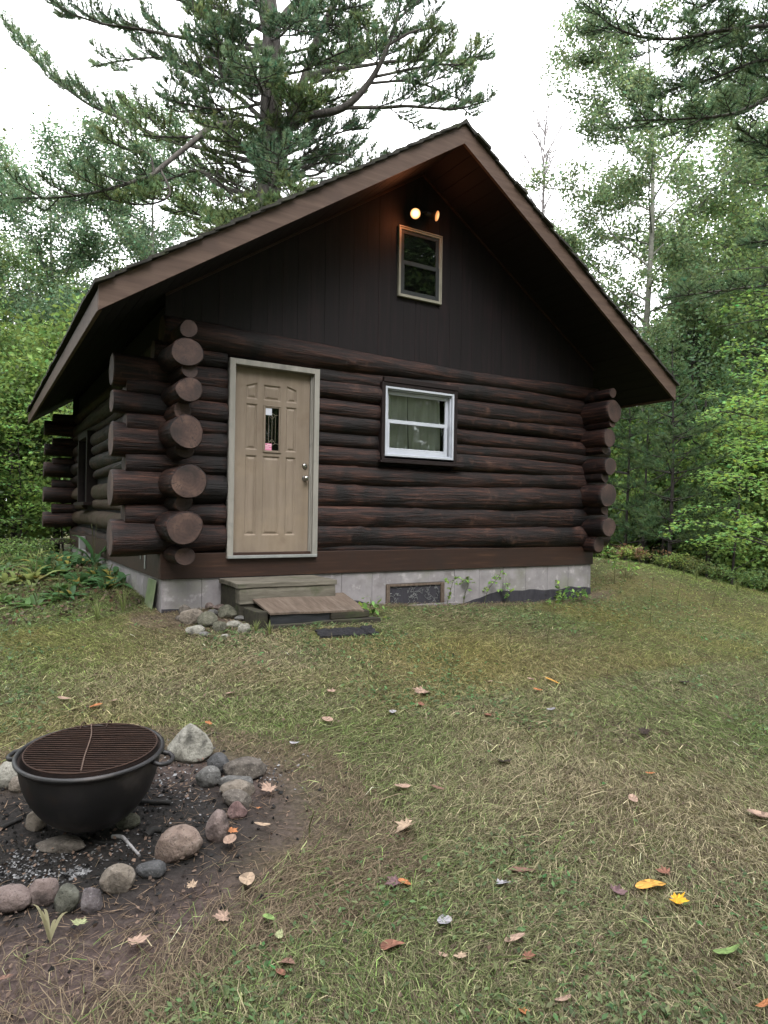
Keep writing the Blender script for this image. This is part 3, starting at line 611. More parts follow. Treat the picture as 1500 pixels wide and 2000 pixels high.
dpart('deadbolt', 'metal', lambda mb: lathe(mb, [(.033, 0), (.033, .004), (.028, .014), (.020, .020), (.012, .021), (0.0001, .021)], (KX, SY, 1.225)))
dpart('door_knob', 'metal', lambda mb: lathe(mb, [(.033, 0), (.032, .005), (.018, .012), (.012, .03), (.018, .040), (.027, .048), (.029, .058), (.024, .068), (.012, .073), (.0001, .074)], (KX, SY, 1.085)))
def casing(mb):
    x0, x1, z0, z1, yf = .6624, 1.6964, .2017, 2.3217, -.062; t = .058
    for (a, b, c, d) in ((x0, x0+t, z0, z1), (x1-t, x1, z0, z1)): box(mb, a, b, yf, -.02, c, d)
    box(mb, x0+t, x1-t, yf+.001, -.02, z1-t, z1)
    # jambs reach back to the slab
    box(mb, x0+.012, SX0-.003, -.0195, .10, z0+.03, z1-.012); box(mb, SX1+.003, x1-.012, -.0195, .10, z0+.03, z1-.012); box(mb, x0+.013, x1-.013, -.0190, .10, SZ1+.004, z1-.013)
    box(mb, SX0-.003, SX0+.010, -.004, SY-.003, z0+.03, SZ1+.003); box(mb, SX1-.010, SX1+.003, -.004, SY-.003, z0+.03, SZ1+.003)
    for a in (x0-.006, x1-.004): box(mb, a, a+.010, yf+.003, -.015, z0, z1+.004)
dpart('door_frame', 'casing', casing, .003)
dpart('threshold', 'grey_metal', lambda mb: box(mb, .6634, 1.6954, -.075, .04, .200, .231), .004)

# ------------------------------ lower window
def wpart(root, org):
    def f(name, mat, fn, bev=None, parent=root):
        mb = MB(); fn(mb); o = mb.build(name, mat if isinstance(mat, list) else M[mat], parent, local=org)
        if bev: bevel(o, bev)
        return o
    return f
wx0, wx1, wz0, wz1 = 2.5793, 3.6054, 1.3962, 2.2402
win = empty('window', (wx0, 0, wz0)); win.parent = cabin; tag(win, 'white vinyl sash window with pale curtains'); wp = wpart(win, (wx0, 0, wz0))
def surround(mb):
    box(mb, wx0-.05, wx0-.001, -.058, .14, wz0-.03, wz1+.045); box(mb, wx1+.001, wx1+.05, -.058, .14, wz0-.03, wz1+.045)
    box(mb, wx0-.001, wx1+.001, -.056, .14, wz1+.001, wz1+.043); box(mb, wx0-.03, wx1+.065, -.066, -.02, wz1+.046, wz1+.105)
wp('surround', 'darkwood', surround, .004)
wp('sill', 'darkwood', lambda mb: (box(mb, wx0-.05, wx1+.05, -.075, .13, wz0-.052, wz0-.031), box(mb, wx0-.08, wx1+.14, -.090, .05, wz0-.082, wz0-.053)), .004)
def wframe(mb):
    ring(mb, wx0, wx1, wz0, wz1, .028, -.052, .06)
    ring(mb, wx0+.0285, wx1-.0285, wz0+.0285, wz1-.0285, .012, -.020, .058)
wp('frame', 'white', wframe, .003)
zm = (wz0+wz1)/2+.005
wp('sash', 'white', lambda mb: ring(mb, wx0+.045, wx1-.045, zm-.018, wz1-.045, .042, .022, .050), .003)
wp('sash', 'white', lambda mb: (ring(mb, wx0+.041, wx1-.075, wz0+.041, zm+.022, .045, -.012, .018), box(mb, wx0+.088, wx1-.122, -.0105, .016, wz0+.086, wz0+.105)), .003)
wp('pane', 'glass', lambda mb: mb.add([(wx0+.08, .036, zm), (wx1-.08, .036, zm), (wx1-.08, .036, wz1-.08), (wx0+.08, .036, wz1-.08)], [(0, 1, 2, 3)]))
wp('pane', 'glass', lambda mb: mb.add([(wx0+.08, .004, wz0+.08), (wx1-.11, .004, wz0+.08), (wx1-.11, .004, zm), (wx0+.08, .004, zm)], [(0, 1, 2, 3)]))
def curt(mb):
    for a, b in ((wx0+.02, wx0+.44), (wx0+.45, wx1-.10)):
        xs = np.linspace(a, b, 80); zs = np.linspace(wz0+.02, wz1-.02, 12)
        Xc, Zc = np.meshgrid(xs, zs); Yc = .13+.016*np.sin(Xc*55+2*np.sin(Zc*2))+.010*np.sin(Xc*23+Zc*3)
        V = np.stack([Xc, Yc, Zc], -1).reshape(-1, 3); i, j = np.meshgrid(np.arange(11), np.arange(79), indexing='ij'); k = (i*80+j).ravel(); mb.add(V, np.stack([k, k+1, k+81, k+80], -1), 0, True)
wp('curtain', 'curtain', curt)
# ------------------------------ gable window
ux0, ux1, uz0, uz1 = 2.7537, 3.3997, 3.3604, 4.2255
gw = empty('window', (ux0, 0, uz0)); gw.parent = cabin; tag(gw, 'narrow dark sash window in cream trim under the lamps'); gp = wpart(gw, (ux0, 0, uz0))
gp('frame', 'cream', lambda mb: (ring(mb, ux0, ux1, uz0, uz1, .014, -.030, .011), ring(mb, ux0+.0145, ux1-.0145, uz0+.0145, uz1-.0145, .022, -.020, .011)), .002)
um = (uz0+uz1)/2
gp('sash', 'sash_dark', lambda mb: ring(mb, ux0+.037, ux1-.037, um-.02, uz1-.037, .045, -.006, .0105), .002)
gp('sash', 'sash_dark', lambda mb: ring(mb, ux0+.037, ux1-.037, uz0+.037, um+.02, .050, -.018, -.0065), .002)
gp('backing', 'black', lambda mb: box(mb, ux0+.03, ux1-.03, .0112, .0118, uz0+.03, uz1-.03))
gp('pane', 'glass', lambda mb: mb.add([(ux0+.07, .002, um), (ux1-.07, .002, um), (ux1-.07, .002, uz1-.07), (ux0+.07, .002, uz1-.07)], [(0, 1, 2, 3)]))
gp('pane', 'glass', lambda mb: mb.add([(ux0+.08, -.010, uz0+.08), (ux1-.08, -.010, uz0+.08), (ux1-.08, -.010, um-.02), (ux0+.08, -.010, um-.02)], [(0, 1, 2, 3)]))
# ------------------------------ basement window
bx0, bx1, bz0, bz1 = 2.655, 3.522, -.440, -.160
bw = empty('basement_window', (bx0, 0, bz0)); bw.parent = cabin; bp = wpart(bw, (bx0, 0, bz0))
bp('frame', 'plywood', lambda mb: (box(mb, bx0+.001, bx0+.05, -.016, .01, bz0+.02, bz1), box(mb, bx1-.055, bx1-.001, -.018, .01, bz0+.02, bz1), box(mb, bx0+.05, bx1-.055, -.012, .01, bz1-.03, bz1-.001)), .004)
bp('sill', 'found', lambda mb: box(mb, bx0-.03, bx1+.20, -.06, .012, bz0-.03, bz0+.018), .006)
bp('pane', 'tar', lambda mb: box(mb, bx0+.05, bx1-.055, .004, .008, bz0+.018, bz1-.03))
def cob(mb):
    r_ = random.Random(2)
    for k in range(34):
        x = r_.uniform(bx0+.07, bx1-.08); z = r_.uniform(bz0+.03, bz1-.04); pts = [(x, -.002, z)]
        for q in range(5): x += r_.uniform(-.035, .035); z += r_.uniform(-.035, .035); pts.append((min(max(x, bx0+.06), bx1-.07), -.002, min(max(z, bz0+.025), bz1-.035)))
        tube(mb, spline(pts, 20), .0016, 4)
bp('cobweb', 'grey_metal', cob)
# ------------------------------ window in the left wall
sw = empty('side_window', (0, WY0, .78)); sw.parent = cabin; sp_ = wpart(sw, (0, WY0, .78))
sp_('frame', 'darkwood', lambda mb: (box(mb, -.07, .1, WY0, WY0+.09, .82, 2.0), box(mb, -.07, .1, WY1-.09, WY1, .82, 2.0), box(mb, -.068, .1, WY0+.09, WY1-.09, 1.91, 2.0)), .004)
sp_('sill', 'darkwood', lambda mb: box(mb, -.12, .1, WY0-.08, WY1+.08, .77, .819), .004)
sp_('pane', 'glass', lambda mb: mb.add([(-.0, WY0+.09, .82), (-.0, WY1-.09, .82), (-.0, WY1-.09, 1.91), (-.0, WY0+.09, 1.91)], [(0, 3, 2, 1)]))
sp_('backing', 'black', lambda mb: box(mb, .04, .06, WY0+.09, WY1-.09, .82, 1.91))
# electric box with conduit on the left rim board
jb = boxes('junction_box', 'grey_metal', [(-.12, -.023, 5.35, 5.50, -.02, .24)], bev=.01)
part('conduit', 'grey_metal', lambda mb: tube(mb, [(-.07, 5.42, -.021), (-.07, 5.42, -.4)], .022, 10), jb)
part('conduit', 'grey_metal', lambda mb: tube(mb, spline([(-.10, 5.2, -.02), (-.12, 5.0, .04), (-.10, 4.7, .02)], 10), .012, 8), jb)
boxes('wall_bracket', 'grey_metal', [(-.034, -.023, .62, .68, .06, .22)])
boxes('wall_bracket', 'grey_metal', [(-.034, -.023, .86, .89, .15, .22)])

# ------------------------------ gable floodlights
def bulb(loc, aim, lit, lab):
    root = empty('floodlight', loc); root.parent = cabin; tag(root, lab)
    root.rotation_euler = Vector(aim).to_track_quat('Z', 'Y').to_euler()
    mb = MB(); lathe(mb, [(.030, -.155), (.032, -.08), (.028, -.078), (.026, -.06)], (0, 0, 0), 'z', 20); mb.build('socket', M['iron'], root)
    mb = MB(); lathe(mb, [(.024, -.078), (.030, -.06), (.052, -.02), (.060, -.004), (.061, .002)], (0, 0, 0), 'z', 24); mb.build('reflector', M['bulb_side'] if lit else M['iron'], root)
    mb = MB(); lathe(mb, [(.061, .002), (.056, .010), (.036, .017), (.0001, .020)], (0, 0, 0), 'z', 24); mb.build('lens', M['bulb'] if lit else M['bulb_side'], root)
    return root
P1 = (2.875, -.19, 4.327); P2 = (3.205, -.17, 4.385)
bulb(P1, (-.50, -.84, -.34), True, 'glowing floodlight facing the yard'); bulb(P2, (.62, -.72, -.30), False, 'floodlight turned away to the right')
part('lamp_bracket', 'iron', lambda mb: (lathe(mb, [(.0001, .03), (.05, .03), (.055, .0), (.055, -.012)], (3.04, 0, 4.43), 'y', 20), tube(mb, spline([(3.04, -.02, 4.43), (2.99, -.06, 4.42), (2.945, -.075, 4.385)], 8), .012, 8), tube(mb, spline([(3.04, -.02, 4.43), (3.07, -.06, 4.44), (3.10, -.11, 4.43)], 8), .012, 8)))
for p, e in ((P1, 1.7), (P2, .35)):
    d_ = Vector((-.50, -.84, -.34)) if p is P1 else Vector((.72, -.38, -.30))
    pl = bpy.data.lights.new('floodlight_glow', 'POINT'); pl.energy = e; pl.color = (1, .30, .12); pl.shadow_soft_size = .04
    po = bpy.data.objects.new('floodlight_glow', pl); COL.objects.link(po); po.location = Vector(p)+d_*.05
# ------------------------------------------------------------------ stones
def ico(sub):
    bm = bmesh.new(); bmesh.ops.create_icosphere(bm, subdivisions=sub, radius=1); V = np.array([v.co[:] for v in bm.verts]); F = np.array([[v.index for v in f.verts] for f in bm.faces]); bm.free(); return V, F
ICO = {k: ico(k) for k in (2, 3, 5)}
def stonemat(name, a, b, c, speck=(.5, .45, .4), sp=.35):
    mu_ = lambda q, f=.72: tuple(f*(.55*v+.45*(sum(q)/3*w_)) for v, w_ in zip(q, (1.04, 1.0, .96)))
    a, b, c, speck = mu_(a), mu_(b), mu_(c), mu_(speck)
    m = nmat(name, [(.28, a), (.5, b), (.75, c)], (1, 1, 1), 26, 10, .9, 1.0, .02, layer=[(speck, 120, .56, .66), (tuple(x*.3 for x in b), 14, .52, .68)])
    return m
SM = dict(pale=stonemat('pale granite', (.22, .21, .16), (.36, .35, .28), (.48, .46, .39), (.14, .12, .10)), brown=stonemat('brown stone', (.09, .07, .055), (.15, .12, .095), (.24, .2, .16), (.3, .26, .2)),
          grey=stonemat('grey stone', (.09, .09, .09), (.15, .15, .145), (.22, .22, .21), (.3, .3, .3)), slate=stonemat('blue grey stone', (.045, .05, .056), (.085, .09, .10), (.13, .135, .145), (.18, .18, .2)),
          tan=stonemat('tan stone', (.16, .12, .085), (.27, .21, .15), (.38, .31, .24), (.12, .09, .07)), orange=stonemat('orange granite', (.20, .11, .075), (.32, .20, .145), (.42, .30, .23), (.12, .07, .05)),
          pink=stonemat('pink granite', (.17, .10, .085), (.27, .175, .155), (.36, .26, .24), (.12, .07, .06)), red=stonemat('red stone', (.16, .06, .055), (.28, .13, .12), (.38, .24, .22), (.1, .04, .04)),
          olive=stonemat('olive stone', (.08, .085, .055), (.15, .155, .11), (.24, .24, .18), (.05, .05, .04)), purple=stonemat('purple grey stone', (.11, .085, .10), (.19, .15, .165), (.27, .23, .24), (.3, .27, .28)),
          mossy=stonemat('mossy stone', (.07, .08, .045), (.15, .15, .09), (.26, .24, .17), (.08, .1, .04)))
_st = [0]
def stone(px, py, w, h, mat, label, group, facets=2, tilt=0.0, flat=1.0, sharp=0.0, deepf=.85, name='stone', sink=.16):
    _st[0] += 1; sd_ = _st[0]; r_ = np.random.RandomState(sd_+40)
    g, t = ground_at(px, py+h*.5-h*.12); sx = w*t/FPX/2*1.03; sz = h*t/FPX/2*.94*flat; sy = deepf*(sx+sz)/2
    V, F = ICO[5]; V = V.copy()
    V *= (1+.15*sn(V+sd_*3.3, 1.5, sd_, 2)+.055*sn(V+sd_, 4, sd_+3, 3)+.022*sn(V+sd_, 13, sd_+7, 3))[:, None]
    for k in range(facets*2+1):
        n = r_.normal(size=3); n[2] = abs(n[2])*.8; n /= np.linalg.norm(n); lim = r_.uniform(.66, .88)
        d = V@n; V -= np.clip(d-lim, 0, None)[:, None]*n*(.75+.2*sharp)
    if sharp > .5:  # broken, pyramidal
        V[:, :2] *= (1-.38*np.clip(V[:, 2:3], -.6, 1))
    V *= np.array([sx, sy, sz])
    ct, s_t = math.cos(tilt), math.sin(tilt); V = np.stack([V[:, 0]*ct-V[:, 2]*s_t, V[:, 1], V[:, 0]*s_t+V[:, 2]*ct], -1)
    ext = -V[:, 2].min()
    mb = MB(); mb.add(V, F, 0, True); o = mb.build(name, SM[mat]); o.location = (g[0], g[1], g[2]+ext*(1-sink*2)); o.rotation_euler = (0, 0, -YAW+r_.uniform(-.15, .15))
    return tag(o, label, 'rock', group)
RG = 'stones ringing the fire pit'
stone(371, 1451, 88, 74, 'pale', 'big pale grey pointed rock behind the kettle, largest of the fire ring', RG, 3, 0, 1, .9)
stone(428, 1486, 44, 42, 'slate', 'dark round stone just right of the big pale rock', RG, 1)
stone(480, 1497, 82, 50, 'brown', 'broad brown stone at the far right corner of the fire ring', RG, 2)
stone(404, 1516, 48, 50, 'grey', 'flat faced brownish grey stone inside the ring, right of the kettle handle', RG, 4, .1)
stone(461, 1521, 66, 24, 'grey', 'thin flat grey stone in front of the broad brown one', RG, 1)
stone(464, 1537, 66, 34, 'tan', 'tan humped stone below the thin flat grey one', RG, 2, -.1)
stone(465, 1561, 58, 34, 'brown', 'greyish brown slab stone leaning behind the small red broken one', RG, 2, -.25)
stone(464, 1578, 36, 38, 'red', 'small red broken stone with a pale pink face', RG, 4, 0, 1, .6)
stone(425, 1609, 46, 66, 'pink', 'tilted oblong pink granite stone between the red and the orange one', RG, 2, .0, 1.0)
stone(343, 1647, 92, 64, 'orange', 'large rounded orange pink boulder in the near side of the ring', RG, 1, .2)
stone(296, 1692, 54, 37, 'slate', 'smooth dark blue grey stone beside the orange pink boulder', RG, 1)
stone(228, 1720, 63, 58, 'tan', 'rough tan lump between the blue grey stone and the purple grey one', RG, 2)
stone(178, 1752, 44, 58, 'purple', 'purple grey stone wedged against the olive angular one', RG, 3, .15)
stone(129, 1756, 56, 62, 'olive', 'angular olive green layered rock in the near part of the ring', RG, 5, .1, 1, .4)
stone(82, 1740, 56, 66, 'pink', 'rounded pinkish purple stone left of the olive angular rock', RG, 1, .1)
stone(14, 1760, 84, 56, 'pink', 'long pinkish stone cut by the left edge of the picture', RG, 1)
stone(14, 1508, 52, 60, 'pale', 'pale stone left of the kettle at the picture edge', RG, 2)
stone(33, 1533, 32, 32, 'tan', 'small tan stone tucked against the left side of the kettle', RG, 1)
KG = 'stones propping up the kettle'
stone(71, 1607, 40, 40, 'tan', 'tan rounded stone under the left side of the kettle', KG, 1, .2)
stone(122, 1636, 90, 46, 'brown', 'flat dark slab of rock in front of the kettle bottom', KG, 3, 0, .6)
stone(250, 1604, 44, 32, 'mossy', 'greenish round stone under the right side of the kettle', KG, 1)
UG = 'stones heaped beside the wooden step'
k_ = .6333
for (x, y, w_, h_, m_, lab, fc) in ((178, 228, 42, 40, 'brown', 'brown upright stone at the back left of the heap by the foundation', 2), (198, 248, 70, 52, 'tan', 'largest tan boulder in the stone heap', 2), (243, 258, 62, 48, 'mossy', 'greenish tan boulder right of the largest one in the heap', 3),
        (207, 289, 52, 32, 'pale', 'pale flattened stone lowest at the left of the heap', 1), (283, 275, 40, 38, 'mossy', 'dull green stone in the middle front of the heap', 1), (309, 229, 60, 42, 'mossy', 'mossy grey block against the side of the wooden step', 2),
        (287, 214, 46, 20, 'pink', 'flat pink stone at the back of the heap', 1), (250, 210, 30, 22, 'pink', 'little reddish stone at the top of the heap', 1), (328, 268, 46, 25, 'pale', 'whitish flat stone right of the dull green one', 1), (357, 283, 36, 36, 'pale', 'pale wedge shaped stone at the right foot of the heap', 3),
        (262, 233, 32, 20, 'grey', 'small grey stone wedged between the boulders of the heap', 1), (301, 306, 26, 15, 'pale', 'smallest pale pebble in front of the heap', 1), (236, 299, 34, 16, 'grey', 'thin grey chip of stone at the foot of the heap', 1), (158, 250, 26, 16, 'brown', 'small brown stone left of the largest tan boulder', 1), (345, 250, 30, 16, 'grey', 'little grey stone against the corner of the lower step', 1)):
    stone(250+x*k_, 1050+y*k_, w_*k_*1.08, h_*k_*1.12, m_, lab, UG, fc, sink=.08)
o = stone(657, 1157, 22, 18, 'tan', 'tan stone sitting behind the right end of the wooden step', None, 1)

# ------------------------------------------------------------------ kettle and grate
KR = .304; KZ = KET[2]; KH = .345
kt = tag(empty('kettle_fire_pit', (KET[0], KET[1], KZ-KH), -YAW), 'big round black cast iron kettle used as a fire pit, standing on stones', 'kettle')
kt.rotation_euler = (rad(3.5), rad(1.0), -YAW)
def lathez(mb, prof, seg=72, mi=0, wob=0):
    a = np.linspace(0, 2*np.pi, seg, endpoint=False); prof = np.array(prof)
    V = np.stack([prof[:, 0:1]*np.cos(a), prof[:, 0:1]*np.sin(a), np.broadcast_to(prof[:, 1:2], (len(prof), seg))], -1)
    if wob: V *= (1+wob*sn(V.reshape(-1, 3), 14, 5, 3)).reshape(V.shape[:2])[..., None]
    n = len(prof); i = np.arange(n-1)[:, None]*seg; j = np.arange(seg)[None]; j2 = (j+1) % seg
    mb.add(V.reshape(-1, 3), np.stack([i+j, i+j2, i+seg+j2, i+seg+j], -1).reshape(-1, 4), mi, True)
th = np.linspace(0, np.pi/2, 22)
outer = [(KR*.985*math.sin(t)**.93 if t > 0 else .001, KH*(1-math.cos(t)**1.0*1.0)) for t in th]
outer = [(max(.001, r), z) for r, z in outer]
mb = MB(); lathez(mb, outer+[(KR*.995, KH-.001)], wob=.004)
inner = [(r*.965, z+.012*(1-z/KH)) for r, z in outer][::-1]
mb2 = MB(); lathez(mb, [(KR*.995, KH-.001), (KR*.965, KH-.002)]+inner[1:], mi=1)
mb.build('bowl', [M['iron'], M['iron_in']], kt)
mb = MB(); a = np.linspace(0, 2*np.pi, 73)
mb_r = np.linspace(0, 2*np.pi, 13)
lathez(mb, [(KR+.004+.0105*math.cos(t), KH+.002+.010*math.sin(t)) for t in mb_r]); mb.build('rim', M['iron'], kt)
for s in (-1, 1):
    mb = MB(); hp = spline([(s*(KR-.006), -.055, KH-.018), (s*(KR+.030), -.060, KH-.026), (s*(KR+.058), -.030, KH-.030), (s*(KR+.062), .0, KH-.030), (s*(KR+.058), .030, KH-.030), (s*(KR+.030), .060, KH-.026), (s*(KR-.006), .055, KH-.018)], 30)
    tube(mb, hp, .0105, 10); mb.build('handle', M['iron'], kt)
# charcoal and ash lying in the kettle: visible only through the bars
mb = MB(); V, F = ICO[3]; V = V.copy(); V *= np.array([.19, .19, .04]); V[:, 2] += .085+.015*sn(V, 16, 3, 3); mb.build if 0 else None; mb.add(V, F, 0, True); mb.build('embers', M['iron_in'], kt)
gr = tag(empty('grill_grate', (KET[0], KET[1], KZ+.012), -YAW), 'round rusty grill grate of thin parallel bars lying in the black kettle', 'grill grate')
gr.rotation_euler = (rad(3.5), rad(.5), -YAW+.03)
GRr = KR-.022
mb = MB(); a = np.linspace(0, 2*np.pi, 65); 
tube(mb, np.stack([GRr*np.cos(a), GRr*np.sin(a), 0*a], -1), .0035, 6, cap=False); mb.build('outer_ring', M['rust'], gr)
nb = 25
for i in range(nb):
    y = -GRr+2*GRr*(i+.5)/nb; hx = math.sqrt(max(0, GRr**2-y*y))-.001
    mb = MB(); tube(mb, spline([(-hx, y, .0015), (-hx*.4, y+random.uniform(-.001, .001), .0005), (hx*.4, y, -.0005+random.uniform(-.001, .001)), (hx, y, .0015)], 8), .0030, 5); mb.build('bar', M['rust'], gr)
mb = MB(); tube(mb, spline([(-.105, GRr*.90, .008), (-.045, .1, .0085), (.015, -.12, .008), (.060, -GRr*.95, .007)], 12), .0034, 6); mb.build('cross_bar', M['fascia'], gr)
for x, y in ((-.135, GRr*.86), (-.02, GRr*.97)):
    mb = MB(); tube(mb, spline([(x, y-.05, .004), (x-.004, y-.02, .016), (x-.004, y+.008, .016), (x, y+.022, .002)], 10), .0035, 6); mb.build('hinge_loop', M['rust'], gr)

# ------------------------------------------------------------------ burnt wood in the pit
def stick(pxs, r, mat, label, cat='burnt wood', group=None, name='charred_stick', lift=.0, wob=.15):
    pts = [];
    for px, py in pxs:
        g, t = ground_at(px, py); pts.append(g+np.array([0, 0, r*.75+lift]))
    P = spline(pts, 22); base = P[0].copy(); n = len(P); mb = MB()
    disp = (wob*sn(np.repeat(P*1.0, 10, 0)+np.tile(np.stack([np.cos(np.arange(10)), np.sin(np.arange(10)), 0*np.arange(10)], -1)*.03, (n, 1)), 45, int(pxs[0][0]) % 17, 3)).reshape(n, 10)
    tube(mb, P, np.linspace(r, r*.72, n), 10, disp=disp); o = mb.build(name, M[mat], local=base); o.location = base; return tag(o, label, cat, group)
BG = 'burnt pieces of wood in the fire pit'
stick([(272, 1574), (300, 1576), (334, 1572)], .014, 'char', 'black charred log end right of the kettle, farther one', group=BG)
stick([(284, 1634), (300, 1632), (316, 1630)], .017, 'char', 'stubby black charred piece beside the orange pink boulder', group=BG)
stick([(160, 1640), (190, 1644), (222, 1643)], .009, 'char', 'thin blackened stick beside the flat slab rock', group=BG)
stick([(218, 1640), (238, 1642), (250, 1655), (272, 1668)], .009, 'ashwood', 'crooked ash white burnt branch in the near part of the pit', group=BG, wob=.3)
stick([(0, 1625), (20, 1612), (44, 1602)], .012, 'char', 'flaky reddish black bark strip at the left picture edge', group=BG)
stick([(402, 1437), (416, 1436), (431, 1431)], .006, 'oldwood', 'short pale stick lying beyond the big pale rock', 'stick', None, 'stick')
def flakes():
    r_ = np.random.RandomState(5); mb = MB()
    for (px, py, sx, sy, n) in ((60, 1705, 50, 20, 260), (130, 1680, 60, 18, 80), (330, 1500, 30, 25, 170), (520, 1520, 22, 16, 120), (480, 1510, 60, 12, 50), (30, 1690, 40, 25, 160), (140, 1712, 12, 5, 40), (155, 1711, 10, 5, 30), (300, 1560, 70, 40, 130), (260, 1660, 40, 20, 80), (390, 1530, 30, 25, 80)):
        g, t = ground_at(px, py); P = np.stack([g[0]+r_.normal(0, sx*t/FPX, n), g[1]+r_.normal(0, sy*t/FPX*2.2, n)], -1)
        Z = hgt(P[:, 0], P[:, 1])+.006; s = r_.uniform(.002, .010, n)[:, None]*(1 if n > 60 else 1.7)
        a = r_.uniform(0, 6.28, n)[:, None]; c = np.hstack([P, Z[:, None]]); u = np.hstack([np.cos(a), np.sin(a), r_.normal(0, .3, (n, 1))]); v = np.hstack([-np.sin(a), np.cos(a), r_.normal(0, .3, (n, 1))])*.7
        V = np.stack([c+u*s, c+v*s*.9, c-u*s*.8, c-v*s], 1).reshape(-1, 3); g_ = r_.uniform(.03, .24, (n, 1)); mb.add(V, np.arange(4*n).reshape(-1, 4), 0, False, np.hstack([g_, g_, g_*1.03]))
    n = 900; P = np.stack([PIT[0]+r_.normal(0, .55, n), PIT[1]+r_.normal(0, .40, n)], -1); c = np.hstack([P, hgt(P[:, 0], P[:, 1])[:, None]+.004])
    V0, F0 = ICO[2]; V0 = V0[:12*1] if 0 else V0
    from_ = np.array([(1, 0, 0), (-1, 0, 0), (0, 1, 0), (0, -1, 0), (0, 0, 1), (0, 0, -1)]); FF = np.array([(0, 2, 4), (2, 1, 4), (1, 3, 4), (3, 0, 4), (2, 0, 5), (1, 2, 5), (3, 1, 5), (0, 3, 5)])
    s = r_.uniform(.003, .012, (n, 1, 1))*r_.uniform(.5, 1.4, (n, 1, 3)); V = (c[:, None]+from_[None]*s).reshape(-1, 3); F = (FF[None]+np.arange(n)[:, None, None]*6).reshape(-1, 3)
    cc = np.repeat(r_.uniform(.006, .03, (n, 1)), 8, 0); mb.add(V, F, 0, False, np.hstack([cc, cc, cc]))
    return tag(mb.build('ash_and_charcoal', M['ash']), 'grey ash flakes and bits of charcoal scattered in the fire pit', 'ash', kind='stuff')
flakes()

# ------------------------------------------------------------------ wooden steps
st = tag(empty('wooden_step', (1.17, -.27, -.43)), 'weathered mossy timber box step directly under the front door', 'step')
def ob(name, mat, L_, parent, org, bev=.006):
    mb = MB()
    for b in L_: box(mb, *b)
    o = mb.build(name, M[mat], parent, local=org); 
    if bev: bevel(o, bev, 2)
    return o
o1 = (1.17, -.27, -.43)
def rough(o, s=.006, f=9):
    me = o.data; bm = bmesh.new(); bm.from_mesh(me); bmesh.ops.subdivide_edges(bm, edges=[e for e in bm.edges if e.calc_length() > .12], cuts=9, use_grid_fill=True)
    bm.verts.index_update(); V = np.array([v.co[:] for v in bm.verts]); d = np.stack([sn(V*np.array([.6, 1.3, 1.3]), f, k, 3) for k in (1, 4, 9)], -1)*s
    for v, q in zip(bm.verts, d): v.co.x += q[0]; v.co.y += q[1]; v.co.z += q[2]
    bm.to_mesh(me); bm.free()
t1 = ob('tread', 'oldwood', [(.585, 1.665, -.645, -.035, -.055, -.004)], st, o1, .008); rough(t1, .005)
t2 = ob('front_timber', 'oldwood', [(.60, 1.650, -.635, -.50, -.215, -.057)], st, o1, .010); rough(t2, .006)
t3 = ob('side_timber', 'mosswood', [(.60, .72, -.498, -.04, -.50, -.057)], st, o1, .01); t4 = ob('side_timber', 'mosswood', [(1.53, 1.645, -.498, -.04, -.50, -.057)], st, o1, .01)
t5 = ob('base_timber', 'mosswood', [(.602, 1.63, -.62, -.502, -.52, -.217)], st, o1, .01)
o2 = (1.27, -.95, -.40)
s2 = tag(empty('plywood_platform', o2), 'low sagging platform of worn plywood on dark mossy timbers before the step', 'platform')
mb = MB(); n = 26; us = np.linspace(0, 1, n); Up, Vp = np.meshgrid(us, us)
cn = [np.array(c) for c in ((.735, -1.10, -.238), (1.735, -1.10, -.243), (1.80, -.52, -.150), (.735, -.56, -.150))]
P = (cn[0]*(1-Up[..., None])*(1-Vp[..., None])+cn[1]*Up[..., None]*(1-Vp[..., None])+cn[2]*Up[..., None]*Vp[..., None]+cn[3]*(1-Up[..., None])*Vp[..., None])
P[..., 2] += .008*np.sin(Up*5)-.016*np.sin(np.pi*Up)*(1-Vp)+.004*sn(P.reshape(-1, 3), 6, 4, 3).reshape(Up.shape)-.025*np.clip(Up-.9, 0, 1)*10*np.clip(.25-Vp, 0, 1)*4
P[..., 1] += .012*sn(P.reshape(-1, 3), 9, 2, 2).reshape(Up.shape)*(Vp < .01)
Vt = (P-np.array(o2)).reshape(-1, 3); Vb = Vt-np.array([0, 0, .018]); i, j = np.meshgrid(np.arange(n-1), np.arange(n-1), indexing='ij'); k = (i*n+j).ravel(); Fq = np.stack([k, k+1, k+n+1, k+n], -1)
mb.add(Vt, Fq); mb.add(Vb, Fq[:, ::-1])
for e in (np.arange(n), np.arange(n)+n*(n-1), np.arange(n)*n, np.arange(n)*n+n-1): mb.add(np.vstack([Vt[e], Vb[e]]), np.stack([np.arange(n-1), np.arange(n-1)+1, n+np.arange(n-1)+1, n+np.arange(n-1)], -1))
mb.build('plywood_top', M['plywood'], s2)
def sb(name, mat, b, rz=0, rg=.006):
    mb = MB(); box(mb, *b); o = mb.build(name, M[mat], s2, local=o2); o.rotation_euler = (0, 0, rz); rough(o, rg); bevel(o, .008); return o
sb('front_plank', 'tarwood', (.745, 1.36, -1.085, -1.055, -.355, -.268), 0, .002)
sb('front_plank', 'mosswood', (1.365, 1.80, -1.10, -1.05, -.345, -.275), .01, .005)
sb('base_timber', 'mosswood', (.70, 1.90, -1.15, -1.04, -.50, -.35), .0, .010)
sb('side_timber', 'mosswood', (.64, .74, -1.03, -.64, -.52, -.235), .0, .01); sb('side_timber', 'mosswood', (1.70, 1.79, -1.03, -.64, -.52, -.27), .0, .01)

